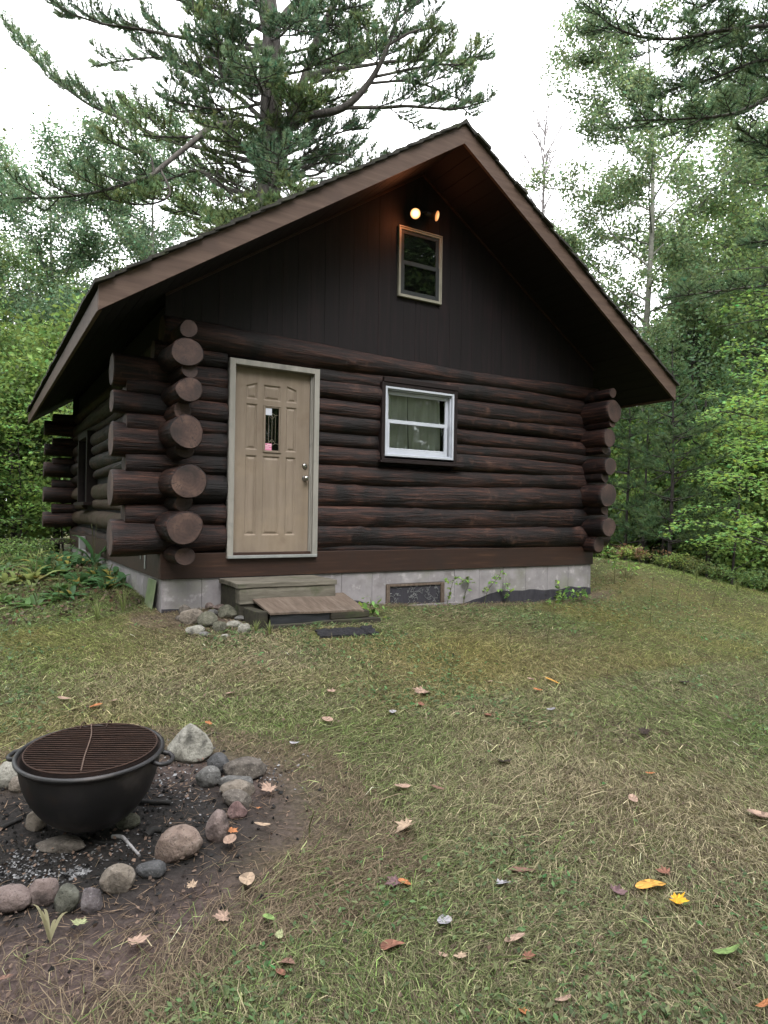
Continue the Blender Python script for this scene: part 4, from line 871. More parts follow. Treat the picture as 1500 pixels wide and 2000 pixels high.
# ------------------------------------------------------------------ black mat
mc = ground_at(677, 1240)[0]
mb = MB(); n = 70; m_ = 22; xs = np.linspace(-.33, .33, n); ys = np.linspace(-.14, .14, m_); Xp, Yp = np.meshgrid(xs, ys); Pq = np.stack([Xp.ravel(), Yp.ravel(), 0*Xp.ravel()], -1)
Zt = (.022+.010*sn(Pq, 9, 3, 2)+.007*sn(Pq, 50, 6, 3)).reshape(Xp.shape); Zt += .012*(Xp > .2)
Xe = Xp+.008*np.sin(Yp*60); Ye = Yp*(1+.10*np.sin(Xp*9))
Vt = np.stack([Xe, Ye, Zt], -1).reshape(-1, 3); Vb = Vt-np.array([0, 0, .014]); i, j = np.meshgrid(np.arange(m_-1), np.arange(n-1), indexing='ij'); k = (i*n+j).ravel(); Fq = np.stack([k, k+1, k+n+1, k+n], -1); mb.add(Vt, Fq, 0, True); mb.add(Vb, Fq[:, ::-1])
for e in (np.arange(n), np.arange(n)+n*(m_-1), np.arange(m_)*n, np.arange(m_)*n+n-1): q = len(e); mb.add(np.vstack([Vt[e], Vb[e]]), np.stack([np.arange(q-1), np.arange(q-1)+1, q+np.arange(q-1)+1, q+np.arange(q-1)], -1))
mo = mb.build('door_mat', M['mat']); mo.location = (mc[0], mc[1], mc[2]+.004); mo.rotation_euler = (rad(3), 0, rad(-12)); mo.scale = (.84, .9, 1.2); tag(mo, 'crumpled black rubber mat lying on the grass in front of the step', 'mat')
# leaning green glass sheet by the left wall
mb = MB(); box(mb, -.006, .0, 0, .36, 0, .29); go_ = mb.build('leaning_pane', nmat('algae green pane', [(.3, (.12, .17, .09)), (.55, (.22, .28, .15)), (.8, (.33, .36, .26))], scale=9, rough=.3, bump=.1, layer=[((.28, .27, .25), 6, .5, .7)])); go_.location = (-.06, .12, -.31); go_.rotation_euler = (0, rad(8), 0)
tag(go_, 'greenish algae covered pane leaning against the left foundation wall near the corner', 'pane')

# ------------------------------------------------------------------ fallen leaves
def leaf_shape(kind, r_):
    if kind == 'oval':
        n = 18; t = np.linspace(0, 2*np.pi, n, endpoint=False); x = np.cos(t); y = .62*np.sin(t)*(1-.18*np.cos(t)); x = np.where(np.abs(t) < .01, 1.15, x)
        pts = np.stack([x, y], -1)
    elif kind == 'long':
        n = 18; t = np.linspace(0, 2*np.pi, n, endpoint=False); pts = np.stack([np.cos(t)*1.1, .36*np.sin(t)], -1)
    else:
        ang = np.array([0, 12, 24, 36, 50, 64, 80, 95, 112, 130, 150, 172]); rr = np.array([1.12, .78, .80, .60, .98, .62, .70, .48, .78, .52, .58, .20]); ang = np.concatenate([ang, -ang[:0:-1]]); rr = np.concatenate([rr, rr[:0:-1]])
        pts = np.stack([rr*np.cos(np.radians(ang)), rr*np.sin(np.radians(ang))], -1)
    n = len(pts); m1 = pts*.5; V = np.vstack([pts, m1, [[0, 0]]]); curl = r_.uniform(.1, .55); tw = r_.uniform(-.3, .3)
    z = curl*(V[:, 1]**2)*1.0+r_.uniform(-.1, .3)*V[:, 0]**2+tw*V[:, 0]*V[:, 1]+.05*sn(np.hstack([V, 0*V[:, :1]]), 5, r_.randint(20), 2)
    V3 = np.stack([V[:, 0], V[:, 1], z], -1); k = np.arange(n); k2 = (k+1) % n
    return V3, np.stack([k, k2, n+k2, n+k], -1), np.stack([n+k, n+k2, np.full(n, 2*n)], -1)
LC = {'tan': (.33, .245, .175), 'pinkish tan': (.31, .215, .165), 'brown': (.17, .10, .075), 'reddish brown': (.20, .095, .065), 'yellow': (.62, .33, .03), 'golden': (.50, .27, .06), 'grey': (.30, .29, .31), 'dark': (.035, .025, .02), 'orange': (.34, .14, .06), 'green': (.16, .24, .08), 'pale green': (.28, .30, .16), 'purple brown': (.14, .085, .09)}
LG = 'fallen leaves on the grass'
_lf = [0]
def fleaf(px, py, wpx, colr, kind, label):
    _lf[0] += 1; r_ = np.random.RandomState(_lf[0]*7+1); g, t = ground_at(px, py); s = wpx*t/FPX/2*1.22
    V, F1, F2 = leaf_shape(kind, r_); a = r_.uniform(0, 6.28) if kind != 'long' else r_.uniform(-.4, .4)-YAW; R_ = np.array([[math.cos(a), -math.sin(a), 0], [math.sin(a), math.cos(a), 0], [0, 0, 1]]); V = V@R_.T*s
    c = np.array(LC[colr]); mb = MB(); n1, n2 = len(F1), len(F2)
    mb.add(V, F1, 0, True, c*r_.uniform(.5, 1.2, (n1, 1))); mb.add(V, F2, 0, True, c*r_.uniform(.6, 1.15, (n2, 1)))
    o = mb.build('fallen_leaf', M['dryleaf']); o.location = (g[0], g[1], g[2]+.038+max(0, -V[:, 2].min())); o.rotation_euler = (r_.uniform(-.25, .25), r_.uniform(-.25, .25), 0)
    return tag(o, label, 'leaf', LG)
fleaf(1320, 1785, 38, 'yellow', 'lobed', 'bright yellow leaf, most vivid on the lawn, at the lower right')
fleaf(1271, 1752, 54, 'golden', 'long', 'long golden orange leaf just above the bright yellow one')
fleaf(868, 1812, 38, 'grey', 'oval', 'smooth pale grey leaf in the lower middle of the lawn')
fleaf(797, 1625, 48, 'tan', 'lobed', 'pale tan oak leaf with pointed lobes in the middle of the lawn')
fleaf(1488, 1614, 44, 'pinkish tan', 'oval', 'large pinkish tan leaf at the right picture edge')
fleaf(1336, 1341, 22, 'dark', 'oval', 'black curled leaf standing up at the right of the lawn')
fleaf(1080, 1341, 24, 'golden', 'long', 'small curled leaf with a dark shadowed edge and yellow rim before the basement wall')
fleaf(482, 1739, 40, 'tan', 'oval', 'tan oval leaf on bare soil right of the fire ring')
fleaf(495, 1858-50, 1, 'tan', 'oval', 'tiny tan leaf scrap on bare soil') if 0 else None
fleaf(438, 1806, 36, 'pinkish tan', 'lobed', 'ragged pinkish leaf on the soil below the tan oval one')
fleaf(374, 1752, 24, 'tan', 'lobed', 'small pale torn leaf right of the tan lump of rock')
fleaf(262, 1869, 46, 'pinkish tan', 'lobed', 'crumpled pinkish tan leaf in the grass at the lower left')
fleaf(155, 1822, 34, 'pale green', 'lobed', 'pale greenish leaf on soil below the ring stones')
fleaf(8, 1925, 24, 'brown', 'oval', 'brown leaf at the lower left picture edge')
fleaf(449, 1665, 34, 'pinkish tan', 'oval', 'pinkish leaf lying right of the orange pink boulder')
fleaf(450, 1637, 26, 'orange', 'lobed', 'rust orange leaf right of the pink granite stone')
fleaf(526, 1550, 36, 'pinkish tan', 'lobed', 'broad pinkish leaf right of the brown ring stones')
fleaf(512, 1629, 24, 'tan', 'long', 'narrow tan leaf between soil and grass right of the ring')
fleaf(505, 1590, 14, 'orange', 'lobed', 'small orange leaf behind the red broken stone')
fleaf(548, 1935-18, 24, 'reddish brown', 'oval', 'reddish leaf among clover at the bottom')
fleaf(560, 1909, 26, 'brown', 'oval', 'dull brown round leaf among clover at the bottom')
fleaf(765, 1860, 38, 'reddish brown', 'oval', 'reddish brown curled leaf left of the pale grey leaf')
fleaf(865, 1883, 22, 'pinkish tan', 'lobed', 'small pinkish leaf beside a tan one under the grey leaf')
fleaf(897, 1889, 30, 'tan', 'lobed', 'tan crinkled leaf right below the grey leaf')
fleaf(1028, 1899, 30, 'reddish brown', 'lobed', 'ragged reddish leaf near the bottom, right of the tan crinkled one')
fleaf(1005, 1852, 34, 'pinkish tan', 'long', 'long pinkish leaf above the ragged reddish one')
fleaf(1100, 1968, 26, 'pinkish tan', 'long', 'narrow curled pinkish leaf near the bottom edge')
fleaf(1020, 1990, 24, 'orange', 'lobed', 'rust coloured leaf touching the bottom edge')
fleaf(1490, 1982, 26, 'orange', 'long', 'orange leaf in the lower right corner')
fleaf(1300, 1722, 30, 'reddish brown', 'lobed', 'reddish brown leaf above the golden orange one')
fleaf(1202, 1762, 36, 'purple brown', 'lobed', 'dull purple brown leaf left of the golden orange one')
fleaf(978, 1748, 34, 'grey', 'lobed', 'greyish torn leaf in the middle of the lower lawn')
fleaf(790, 1740, 22, 'orange', 'oval', 'small orange brown leaf touching a grey brown one')
fleaf(772, 1744, 34, 'purple brown', 'lobed', 'grey brown leaf touching a small orange brown one')
fleaf(1020, 1712, 40, 'brown', 'long', 'long brown leaf half sunk in the grass')
fleaf(785, 1549, 26, 'pinkish tan', 'oval', 'pinkish oval leaf above the tan oak leaf')
fleaf(855, 1555, 22, 'brown', 'long', 'dull brown sliver of leaf above the tan oak leaf, right one')
fleaf(955, 1405, 26, 'reddish brown', 'lobed', 'red brown leaf at mid lawn left of a pale one')
fleaf(1076, 1397, 16, 'grey', 'oval', 'small whitish leaf at mid lawn')
fleaf(826, 1362, 38, 'pinkish tan', 'lobed', 'pink tan leaf cluster at mid lawn')
fleaf(822, 1387, 20, 'reddish brown', 'lobed', 'small red tan leaf under the pink tan cluster')
fleaf(1036, 1335, 16, 'pinkish tan', 'lobed', 'small pinkish leaf left of the curled yellow rimmed one')
fleaf(1050, 1359, 14, 'orange', 'oval', 'tiny orange leaf below the curled yellow rimmed one')
fleaf(958, 1340, 14, 'tan', 'lobed', 'small tan leaf between the mat and the curled leaf')
fleaf(768, 1404, 18, 'grey', 'oval', 'small grey oval leaf left of mid lawn')
fleaf(640, 1415, 22, 'pinkish tan', 'oval', 'pinkish leaf between the kettle and the mat')
fleaf(648, 1360, 20, 'pinkish tan', 'lobed', 'pinkish leaf below the black mat')
fleaf(452, 1362, 20, 'pinkish tan', 'oval', 'pinkish leaf above the big pale rock')
fleaf(408, 1424, 16, 'orange', 'lobed', 'orange leaf beside the pale stick')
fleaf(186, 1393, 20, 'orange', 'oval', 'orange leaf above the kettle')
fleaf(222, 1378, 16, 'pinkish tan', 'oval', 'small pinkish leaf above the kettle to the right of the orange one')
fleaf(125, 1375, 22, 'pinkish tan', 'long', 'narrow pinkish leaf above the kettle to the left')
fleaf(95, 1413, 18, 'tan', 'long', 'narrow tan leaf just behind the kettle rim at left')
fleaf(575, 1465, 18, 'grey', 'oval', 'pale grey leaf right of the broad brown ring stone')
fleaf(1270, 1525, 16, 'orange', 'long', 'rust sliver of leaf on the right lawn')
fleaf(1237, 1573, 22, 'pinkish tan', 'oval', 'faint pinkish leaf on the right lawn')
fleaf(1420, 1882, 46, 'green', 'long', 'green lance shaped leaf at the lower right')
fleaf(545, 1843, 20, 'pale green', 'oval', 'pale green round leaf on grass right of the fire ring')
fleaf(525, 1815, 22, 'green', 'oval', 'fresh green leaf on the soil edge right of the fire ring')
fleaf(1255, 1438, 26, 'dark', 'lobed', 'dark rotten leaf on the right lawn')
fleaf(985, 1500, 40, 'dark', 'lobed', 'dark purple rotten leaf in the middle of the lawn')
# pale dead sprout standing by the ring
def sprout(px, py):
    g, t = ground_at(px, py); mb = MB(); r_ = random.Random(3)
    for k in range(6):
        a = r_.uniform(-1.2, 1.2); h = r_.uniform(.08, .15); d = np.array([CR[0]*math.sin(a), CR[1]*math.sin(a), 0])
        P = spline([(0, 0, 0), d*.02+[0, 0, h*.5], d*.05+[0, 0, h*.9], d*.09+[0, 0, h*.95]], 9); side = np.cross(d+[0, 0, .01], [0, 0, 1.0]); side = np.array([CR[0], CR[1], 0])*.006
        w = np.sin(np.linspace(.4, 3.1, len(P)))[:, None]; V = np.vstack([P-side*w, P+side*w]); n = len(P); i = np.arange(n-1); mb.add(V, np.stack([i, i+1, n+i+1, n+i], -1), 0, True, (.34, .32, .20))
    o = mb.build('dead_sprout', M['dryleaf']); o.location = g; return tag(o, 'pale dried sprout with narrow blades standing below the olive rock', 'plant')
sprout(97, 1835)
# ------------------------------------------------------------------ trees
def unit(v): return v/(np.linalg.norm(v, axis=-1, keepdims=True)+1e-9)
def leaf_quads(mb, C, size, r_, base, var=.25, up=.35, aspect=.62, hvar=None):
    "one small folded leaf of two triangles-pairs per centre"
    n = len(C); D = unit(r_.normal(size=(n, 3))*np.array([1, 1, .6])-np.array([0, 0, .25])); Nn = unit(r_.normal(size=(n, 3))+np.array([0, 0, up*3])); S = unit(np.cross(D, Nn)); s = (size*r_.uniform(.6, 1.25, n))[:, None]
    V = np.stack([C-D*s*.5, C+S*s*aspect*.5-D*s*.05, C+D*s*.55, C-S*s*aspect*.5-D*s*.05], 1).reshape(-1, 3)
    c = np.asarray(base)[None]*(1+var*r_.normal(size=(n, 1))).clip(.35, 1.9)
    c = c*(1+np.array([.10, .0, -.05])*r_.normal(size=(n, 1))*1.2)
    if hvar is not None: c = c*hvar
    mb.add(V, np.arange(4*n).reshape(-1, 4), 0, False, c.clip(.004, .8))
def tufts(mb, C, D, r_, L_=.11, w=.008, K=7, base=(.045, .085, .045), var=.22, spread=.55, droop=0.0):
    n = len(C); C = np.repeat(C, K, 0); D = np.repeat(unit(D), K, 0); m = len(C)
    d = unit(D+spread*r_.normal(size=(m, 3))-np.array([0, 0, droop])); S = unit(np.cross(d, r_.normal(size=(m, 3)))); l = (L_*r_.uniform(.65, 1.2, m))[:, None]
    V = np.stack([C-S*w*.5, C+S*w*.5, C+d*l], 1).reshape(-1, 3)
    c0 = np.repeat((1+var*r_.normal(size=(n, 1))).clip(.4, 1.8), K, 0); c = np.asarray(base)[None]*c0*(1+.15*r_.normal(size=(m, 1))); c = c*(1+np.array([.12, 0, -.08])*np.repeat(r_.normal(size=(n, 1)), K, 0))
    mb.add(V, np.arange(3*m).reshape(-1, 3), 0, False, c.clip(.003, .6))
def pine_twigs(tw, nd, P, R, r_, start=.3, step=.16, length=.8, base=(.045, .085, .045), dens=.06, w=.009, L_=.12, K=7, flat=.35, rise=.35, sub=True):
    "side twigs with needle tufts along the branch polyline P"
    T, N, B = frames(P); seg = np.linalg.norm(np.diff(P, axis=0), axis=1); s = np.concatenate([[0], np.cumsum(seg)]); Ltot = s[-1]
    CC, DD = [], []
    u = start*Ltot; side = 1
    up = np.array([0, 0, 1.0])
    while u < Ltot:
        p = np.array([np.interp(u, s, P[:, k]) for k in range(3)]); t = np.array([np.interp(u, s, T[:, k]) for k in range(3)]); t /= np.linalg.norm(t)
        fr_ = u/Ltot; ln = length*(1.05-.75*fr_)*r_.uniform(.55, 1.15); h = unit(np.cross(t, up))*side; side = -side
        d = unit(h*r_.uniform(.5, 1.0)+t*r_.uniform(.6, 1.1)+up*r_.uniform(-.15, .35)*flat*2)
        n = max(4, int(ln/.09)); q = np.linspace(0, 1, n)[:, None]; Q = p+d*ln*q+up*rise*ln*q**2*.6+r_.normal(0, .012, (n, 3))*q
        if tw is not None: tube(tw, Q, np.linspace(.012, .004, n)*min(1, .5+ln), 4, cap=False)
        m = max(3, int(ln*.8/dens)); qq = np.linspace(.22, 1, m); c = np.stack([np.interp(qq, q[:, 0], Q[:, k]) for k in range(3)], -1); dd = np.repeat(unit(Q[-1]-Q[-2])[None], m, 0)+up*.25
        CC.append(c); DD.append(dd)
        if sub and ln > .35:
            for k in range(int(ln/.13)):
                a = r_.uniform(.2, .9); pp = p+d*ln*a+up*rise*ln*a*a*.6; d2 = unit(d+unit(np.cross(d, up))*r_.choice([-1, 1])*.8+up*r_.uniform(0, .4)); l2 = ln*.38*r_.uniform(.6, 1.1)*(1.1-a*.5)
                m2 = max(2, int(l2/dens)); qq = np.linspace(.2, 1, m2)[:, None]; CC.append(pp+d2*l2*qq); DD.append(np.repeat(d2[None], m2, 0)+up*.3)
        u += step*r_.uniform(.6, 1.4)
    m = max(3, int(Ltot*.15/dens)); uu = np.linspace(.86, 1, m)*Ltot; CC.append(np.stack([np.interp(uu, s, P[:, k]) for k in range(3)], -1)); DD.append(np.repeat(T[-1][None], m, 0))
    tufts(nd, np.concatenate(CC), np.concatenate(DD), r_, L_, w, K, base)

# --- the big white pine behind the cabin, limbs laid out one by one
def big_pine():
    r_ = np.random.RandomState(3); D0 = 19.0
    def w(px, py, dd=0): return at(px, py, D0+dd)
    base = w(522, 1000, 0); base[2] = gz(base[0], base[1])-.1; org = base.copy()
    wood, nd, tw = MB(), MB(), MB()
    trunk = spline([base, w(522, 700), w(525, 400), w(530, 200), w(530, 60), w(522, -60), w(515, -260), w(520, -520)], 60)
    rad_ = np.interp(np.linspace(0, 1, len(trunk)), [0, .25, .5, .7, 1], [.40, .34, .27, .17, .05])
    Q = np.repeat(trunk, 18, 0); disp = (.11*sn(Q*np.array([1, 1, .6])+np.tile(np.stack([np.cos(np.arange(18)), np.sin(np.arange(18)), 0*np.arange(18)], -1), (len(trunk), 1)), 3.5, 4, 3)).reshape(len(trunk), 18)
    tube(wood, trunk, rad_, 18, disp=disp)
    st2 = spline([w(545, 330, -.1), w(563, 250, -.3), w(590, 170, -.4), (w(622, 70, -.4)), w(655, 0, -.5), w(690, -140, -.6), w(700, -330, -.6)], 30); tube(wood, st2, np.linspace(.17, .05, len(st2)), 12)
    st3 = spline([w(530, 70), w(555, 30, .3), w(592, -30, .5), w(610, -200, .6)], 16); tube(wood, st3, np.linspace(.13, .05, len(st3)), 10)
    st4 = spline([w(530, 100), w(512, 20, -.2), w(495, -50, -.4), w(470, -220, -.5)], 16); tube(wood, st4, np.linspace(.16, .05, len(st4)), 10)
    G1, G2, G3 = (.090, .142, .074), (.112, .165, .070), (.076, .125, .070)
    # (polyline in picture coordinates with depth offsets, base radius, needles start, twig length, colour, step)
    BR = [([(553, 253, 0), (600, 226, -.5), (667, 213, -1.0), (720, 163, -1.3), (760, 87, -1.6), (783, 0, -1.8), (800, -90, -2)], .17, .55, .9, G1, .20),
          ([(667, 213, -1), (787, 208, -1.3), (887, 212, -1.4), (940, 200, -1.5)], .07, .25, .95, G1, .13),
          ([(600, 150, 0), (647, 139, .4), (707, 130, .8), (800, 118, 1), (880, 118, 1.1), (962, 104, 1.2)], .10, .38, .95, G1, .13),
          ([(733, 150, -1.3), (830, 128, -1.5), (920, 126, -1.6)], .05, .2, .8, G2, .14),
          ([(720, 163, -1.3), (800, 160, -.6), (880, 185, -.2), (930, 205, 0)], .05, .2, .8, G1, .14),
          ([(760, 87, -1.6), (815, 60, -1.7), (870, 50, -1.8)], .05, .15, .8, G3, .13),
          ([(775, 40, -1.7), (820, 0, -1.7), (850, -40, -1.6)], .05, .15, .8, G3, .13),
          ([(513, 263, 0), (467, 243, -.8), (413, 250, -1.5), (373, 280, -2.0), (313, 327, -2.4), (280, 347, -2.6), (200, 373, -3.0), (110, 385, -3.2), (25, 388, -3.4)], .12, .56, 1.0, G1, .13),
          ([(513, 327, 0), (467, 293, -.6), (413, 270, -1), (347, 267, -1.4), (267, 262, -1.8)], .10, .62, .7, G2, .13),
          ([(513, 233, 0), (467, 190, .5), (427, 167, .8), (373, 143, 1.1), (313, 113, 1.4), (240, 118, 1.6), (180, 130, 1.7)], .09, .40, 1.0, G1, .13),
          ([(510, 393, .2), (427, 360, .6), (387, 333, .8), (330, 350, 1.1), (270, 365, 1.4)], .09, .5, .6, G3, .17),
          ([(510, 100, 0), (430, 86, -.6), (350, 72, -1), (267, 58, -1.3), (180, 42, -1.6), (90, 2, -1.8)], .09, .42, 1.0, G3, .13),
          ([(510, 320, .2), (420, 295, 1), (330, 275, 1.6), (253, 240, 2.0), (180, 207, 2.4), (107, 153, 2.8), (50, 95, 3.1), (8, 40, 3.3)], .09, .45, .8, G1, .13),
          ([(440, 175, -.8), (430, 130, -1.2), (427, 87, -1.5), (430, 8, -1.8)], .05, .1, .75, G2, .10),
          ([(400, 160, -.4), (385, 110, -.8), (380, 60, -1.0), (395, 20, -1.1)], .04, .1, .6, G1, .11),
          ([(460, 190, -.4), (470, 120, -.8), (465, 60, -1)], .04, .15, .6, G1, .12),
          ([(548, 335, 0), (600, 325, .5), (640, 318, 1), (690, 330, 1.2)], .08, .45, .7, G1, .14),
          ([(545, 345, 0), (600, 370, -.3), (640, 378, -.4), (672, 372, -.5)], .07, .7, .5, G3, .2),
          ([(548, 127, 0), (610, 124, .6), (680, 118, 1.0), (740, 100, 1.3)], .06, .35, .8, G2, .13),
          ([(515, 400, 0), (440, 412, -1.0), (370, 395, -1.6), (310, 378, -2.0), (255, 372, -2.4)], .08, .45, .75, G2, .12),
          ([(500, 420, -.4), (450, 440, -1.4), (385, 418, -2.2), (340, 400, -2.6)], .06, .2, .8, G2, .10),
          ([(525, 410, 0), (480, 425, -2.2), (440, 440, -3.2), (400, 450, -3.8)], .06, .3, .8, G2, .11),
          ([(535, 405, 0), (560, 400, -1.6), (570, 392, -2.8), (600, 372, -3.8)], .06, .5, .6, G2, .10),
          ([(515, 200, 0), (450, 215, -.8), (380, 205, -1.4), (320, 190, -1.8)], .06, .45, .8, G1, .13),
          ([(535, 30, 0), (610, 40, -.6), (690, 60, -1)], .07, .3, .8, G1, .14),
          ([(525, 150, 0), (570, 190, -1.2), (600, 200, -2)], .05, .35, .6, G2, .12),
          ([(520, 190, 0), (495, 160, -1), (480, 150, -1.8)], .05, .3, .6, G1, .13),
          ([(545, 300, 0), (590, 290, 1), (660, 260, 1.6), (720, 250, 2)], .06, .35, .8, G3, .14),
          ([(515, 60, 0), (440, 20, 0), (360, 5, 0), (280, -20, 0)], .08, .3, .9, G1, .13),
          ([(500, -60, 0), (400, -60, -.5), (300, -80, -.8)], .08, .3, .9, G1, .15),
          ([(520, -40, 0), (600, -40, .5), (700, -30, .9), (760, -10, 1)], .08, .3, .9, G1, .15),
          ([(655, 0, -.5), (700, 30, -.8), (720, 70, -1)], .05, .2, .7, G2, .13),
          ([(330, 275, 1.6), (290, 230, 1.6), (250, 210, 1.6)], .04, .2, .7, G2, .13),
          ([(300, 340, -2.5), (290, 300, -2.6), (240, 290, -2.7)], .04, .2, .75, G2, .11),
          ([(313, 330, -2.4), (330, 380, -2.4), (270, 400, -2.6), (190, 385, -2.8)], .04, .2, .75, G2, .12),
          ([(553, 345, .4), (620, 340, 1.6), (660, 300, 2.4), (700, 290, 3)], .06, .4, .7, G3, .14)]
    up = np.array([0, 0, 1.0])
    for k in range(40):
        py = 405-560*(k+.5)/40; px_ = 522+(5 if py > 60 else 0); a = k*2.4; L_ = r_.uniform(120, 300)*(1 if py > 0 else .8); dx = math.cos(a)*L_; dz = math.sin(a)*L_/70; ry = r_.uniform(20, 90)
        BR.append(([(px_, py, 0), (px_+dx*.35, py-ry*.1, dz*.35), (px_+dx*.7, py-ry*.55, dz*.7), (px_+dx, py-ry, dz)], .055, .30, .75, (G1, G2, G3)[k % 3], .13))
    for pts, r0, stt, ln, cl, step in BR:
        P = spline([w(*p) for p in pts], 36)+0; P[1:-1] += .03*np.stack([sn(P[1:-1], 2, k, 2) for k in (1, 2, 3)], -1)
        tube(wood, P, np.linspace(r0*.8, .014, len(P)), 8)
        sg = np.concatenate([[0], np.cumsum(np.linalg.norm(np.diff(P, axis=0), axis=1))]); Lt = sg[-1]; u = stt*Lt; sd_ = 1
        pine_twigs(tw, nd, P, r0, r_, max(stt, .55), .12, .5, cl, .055, .015, .14, 10)
        while u < Lt*.97:
            p = np.array([np.interp(u, sg, P[:, k]) for k in range(3)]); q = np.array([np.interp(min(Lt, u+.2), sg, P[:, k]) for k in range(3)]); t = unit(q-p); h = unit(np.cross(t, up))*sd_; sd_ = -sd_
            l = ln*1.55*(1.15-.6*u/Lt)*r_.uniform(.6, 1.15); d = unit(h*r_.uniform(.35, 1.0)+t*r_.uniform(.5, 1.0)+up*r_.uniform(-.25, .55)); Q = spline([p, p+d*l*.35, p+d*l*.7+up*.05*l, p+d*l+up*l*.20], 9); tube(wood, Q, np.linspace(.022, .006, len(Q)), 4, cap=False)
            pine_twigs(tw, nd, Q, .02, r_, .14, .080, .46, np.array(cl)*r_.uniform(.8, 1.2), .044, .019, .14, 14, flat=.4, rise=.5, sub=False); u += .30*r_.uniform(.6, 1.4)
    # thin dead twigs in the lower crown
    for k in range(70):
        py = r_.uniform(230, 470); p = w(520+r_.uniform(-25, 30), py, 0); a = r_.uniform(0, 6.28); l = r_.uniform(.8, 3.2); d = np.array([math.cos(a), math.sin(a), r_.uniform(-.15, .35)])
        P = spline([p, p+d*l*.4+[0, 0, .05], p+d*l*.75+r_.normal(0, .15, 3), p+d*l+r_.normal(0, .25, 3)], 12); tube(wood, P, np.linspace(.028, .006, len(P)), 5)
        for q in range(4):
            pp = P[r_.randint(4, len(P)-1)]; tube(wood, spline([pp, pp+r_.normal(0, .2, 3), pp+r_.normal(0, .4, 3)], 6), .007, 4)
    pale = MB(); P = spline([w(532, 312, -.5), w(555, 318, -.9), w(567, 340, -1), (w(575, 362, -1))], 14); tube(pale, P, np.linspace(.05, .03, len(P)), 7); P = spline([w(582, 362, -1), w(600, 350, -1), w(640, 346, -1)], 10); tube(pale, P, .025, 6)
    root = tag(empty('pine_tree', org), 'largest tree, the tall many limbed white pine towering over the cabin roof', 'tree')
    wood.build('trunk', M['bark_pine'], root, org); tw.build('twigs', M['bark_dark'], root, org); nd.build('crown', M['needle'], root, org); pale.build('dead_branch', M['bark_birch'], root, org)
big_pine()

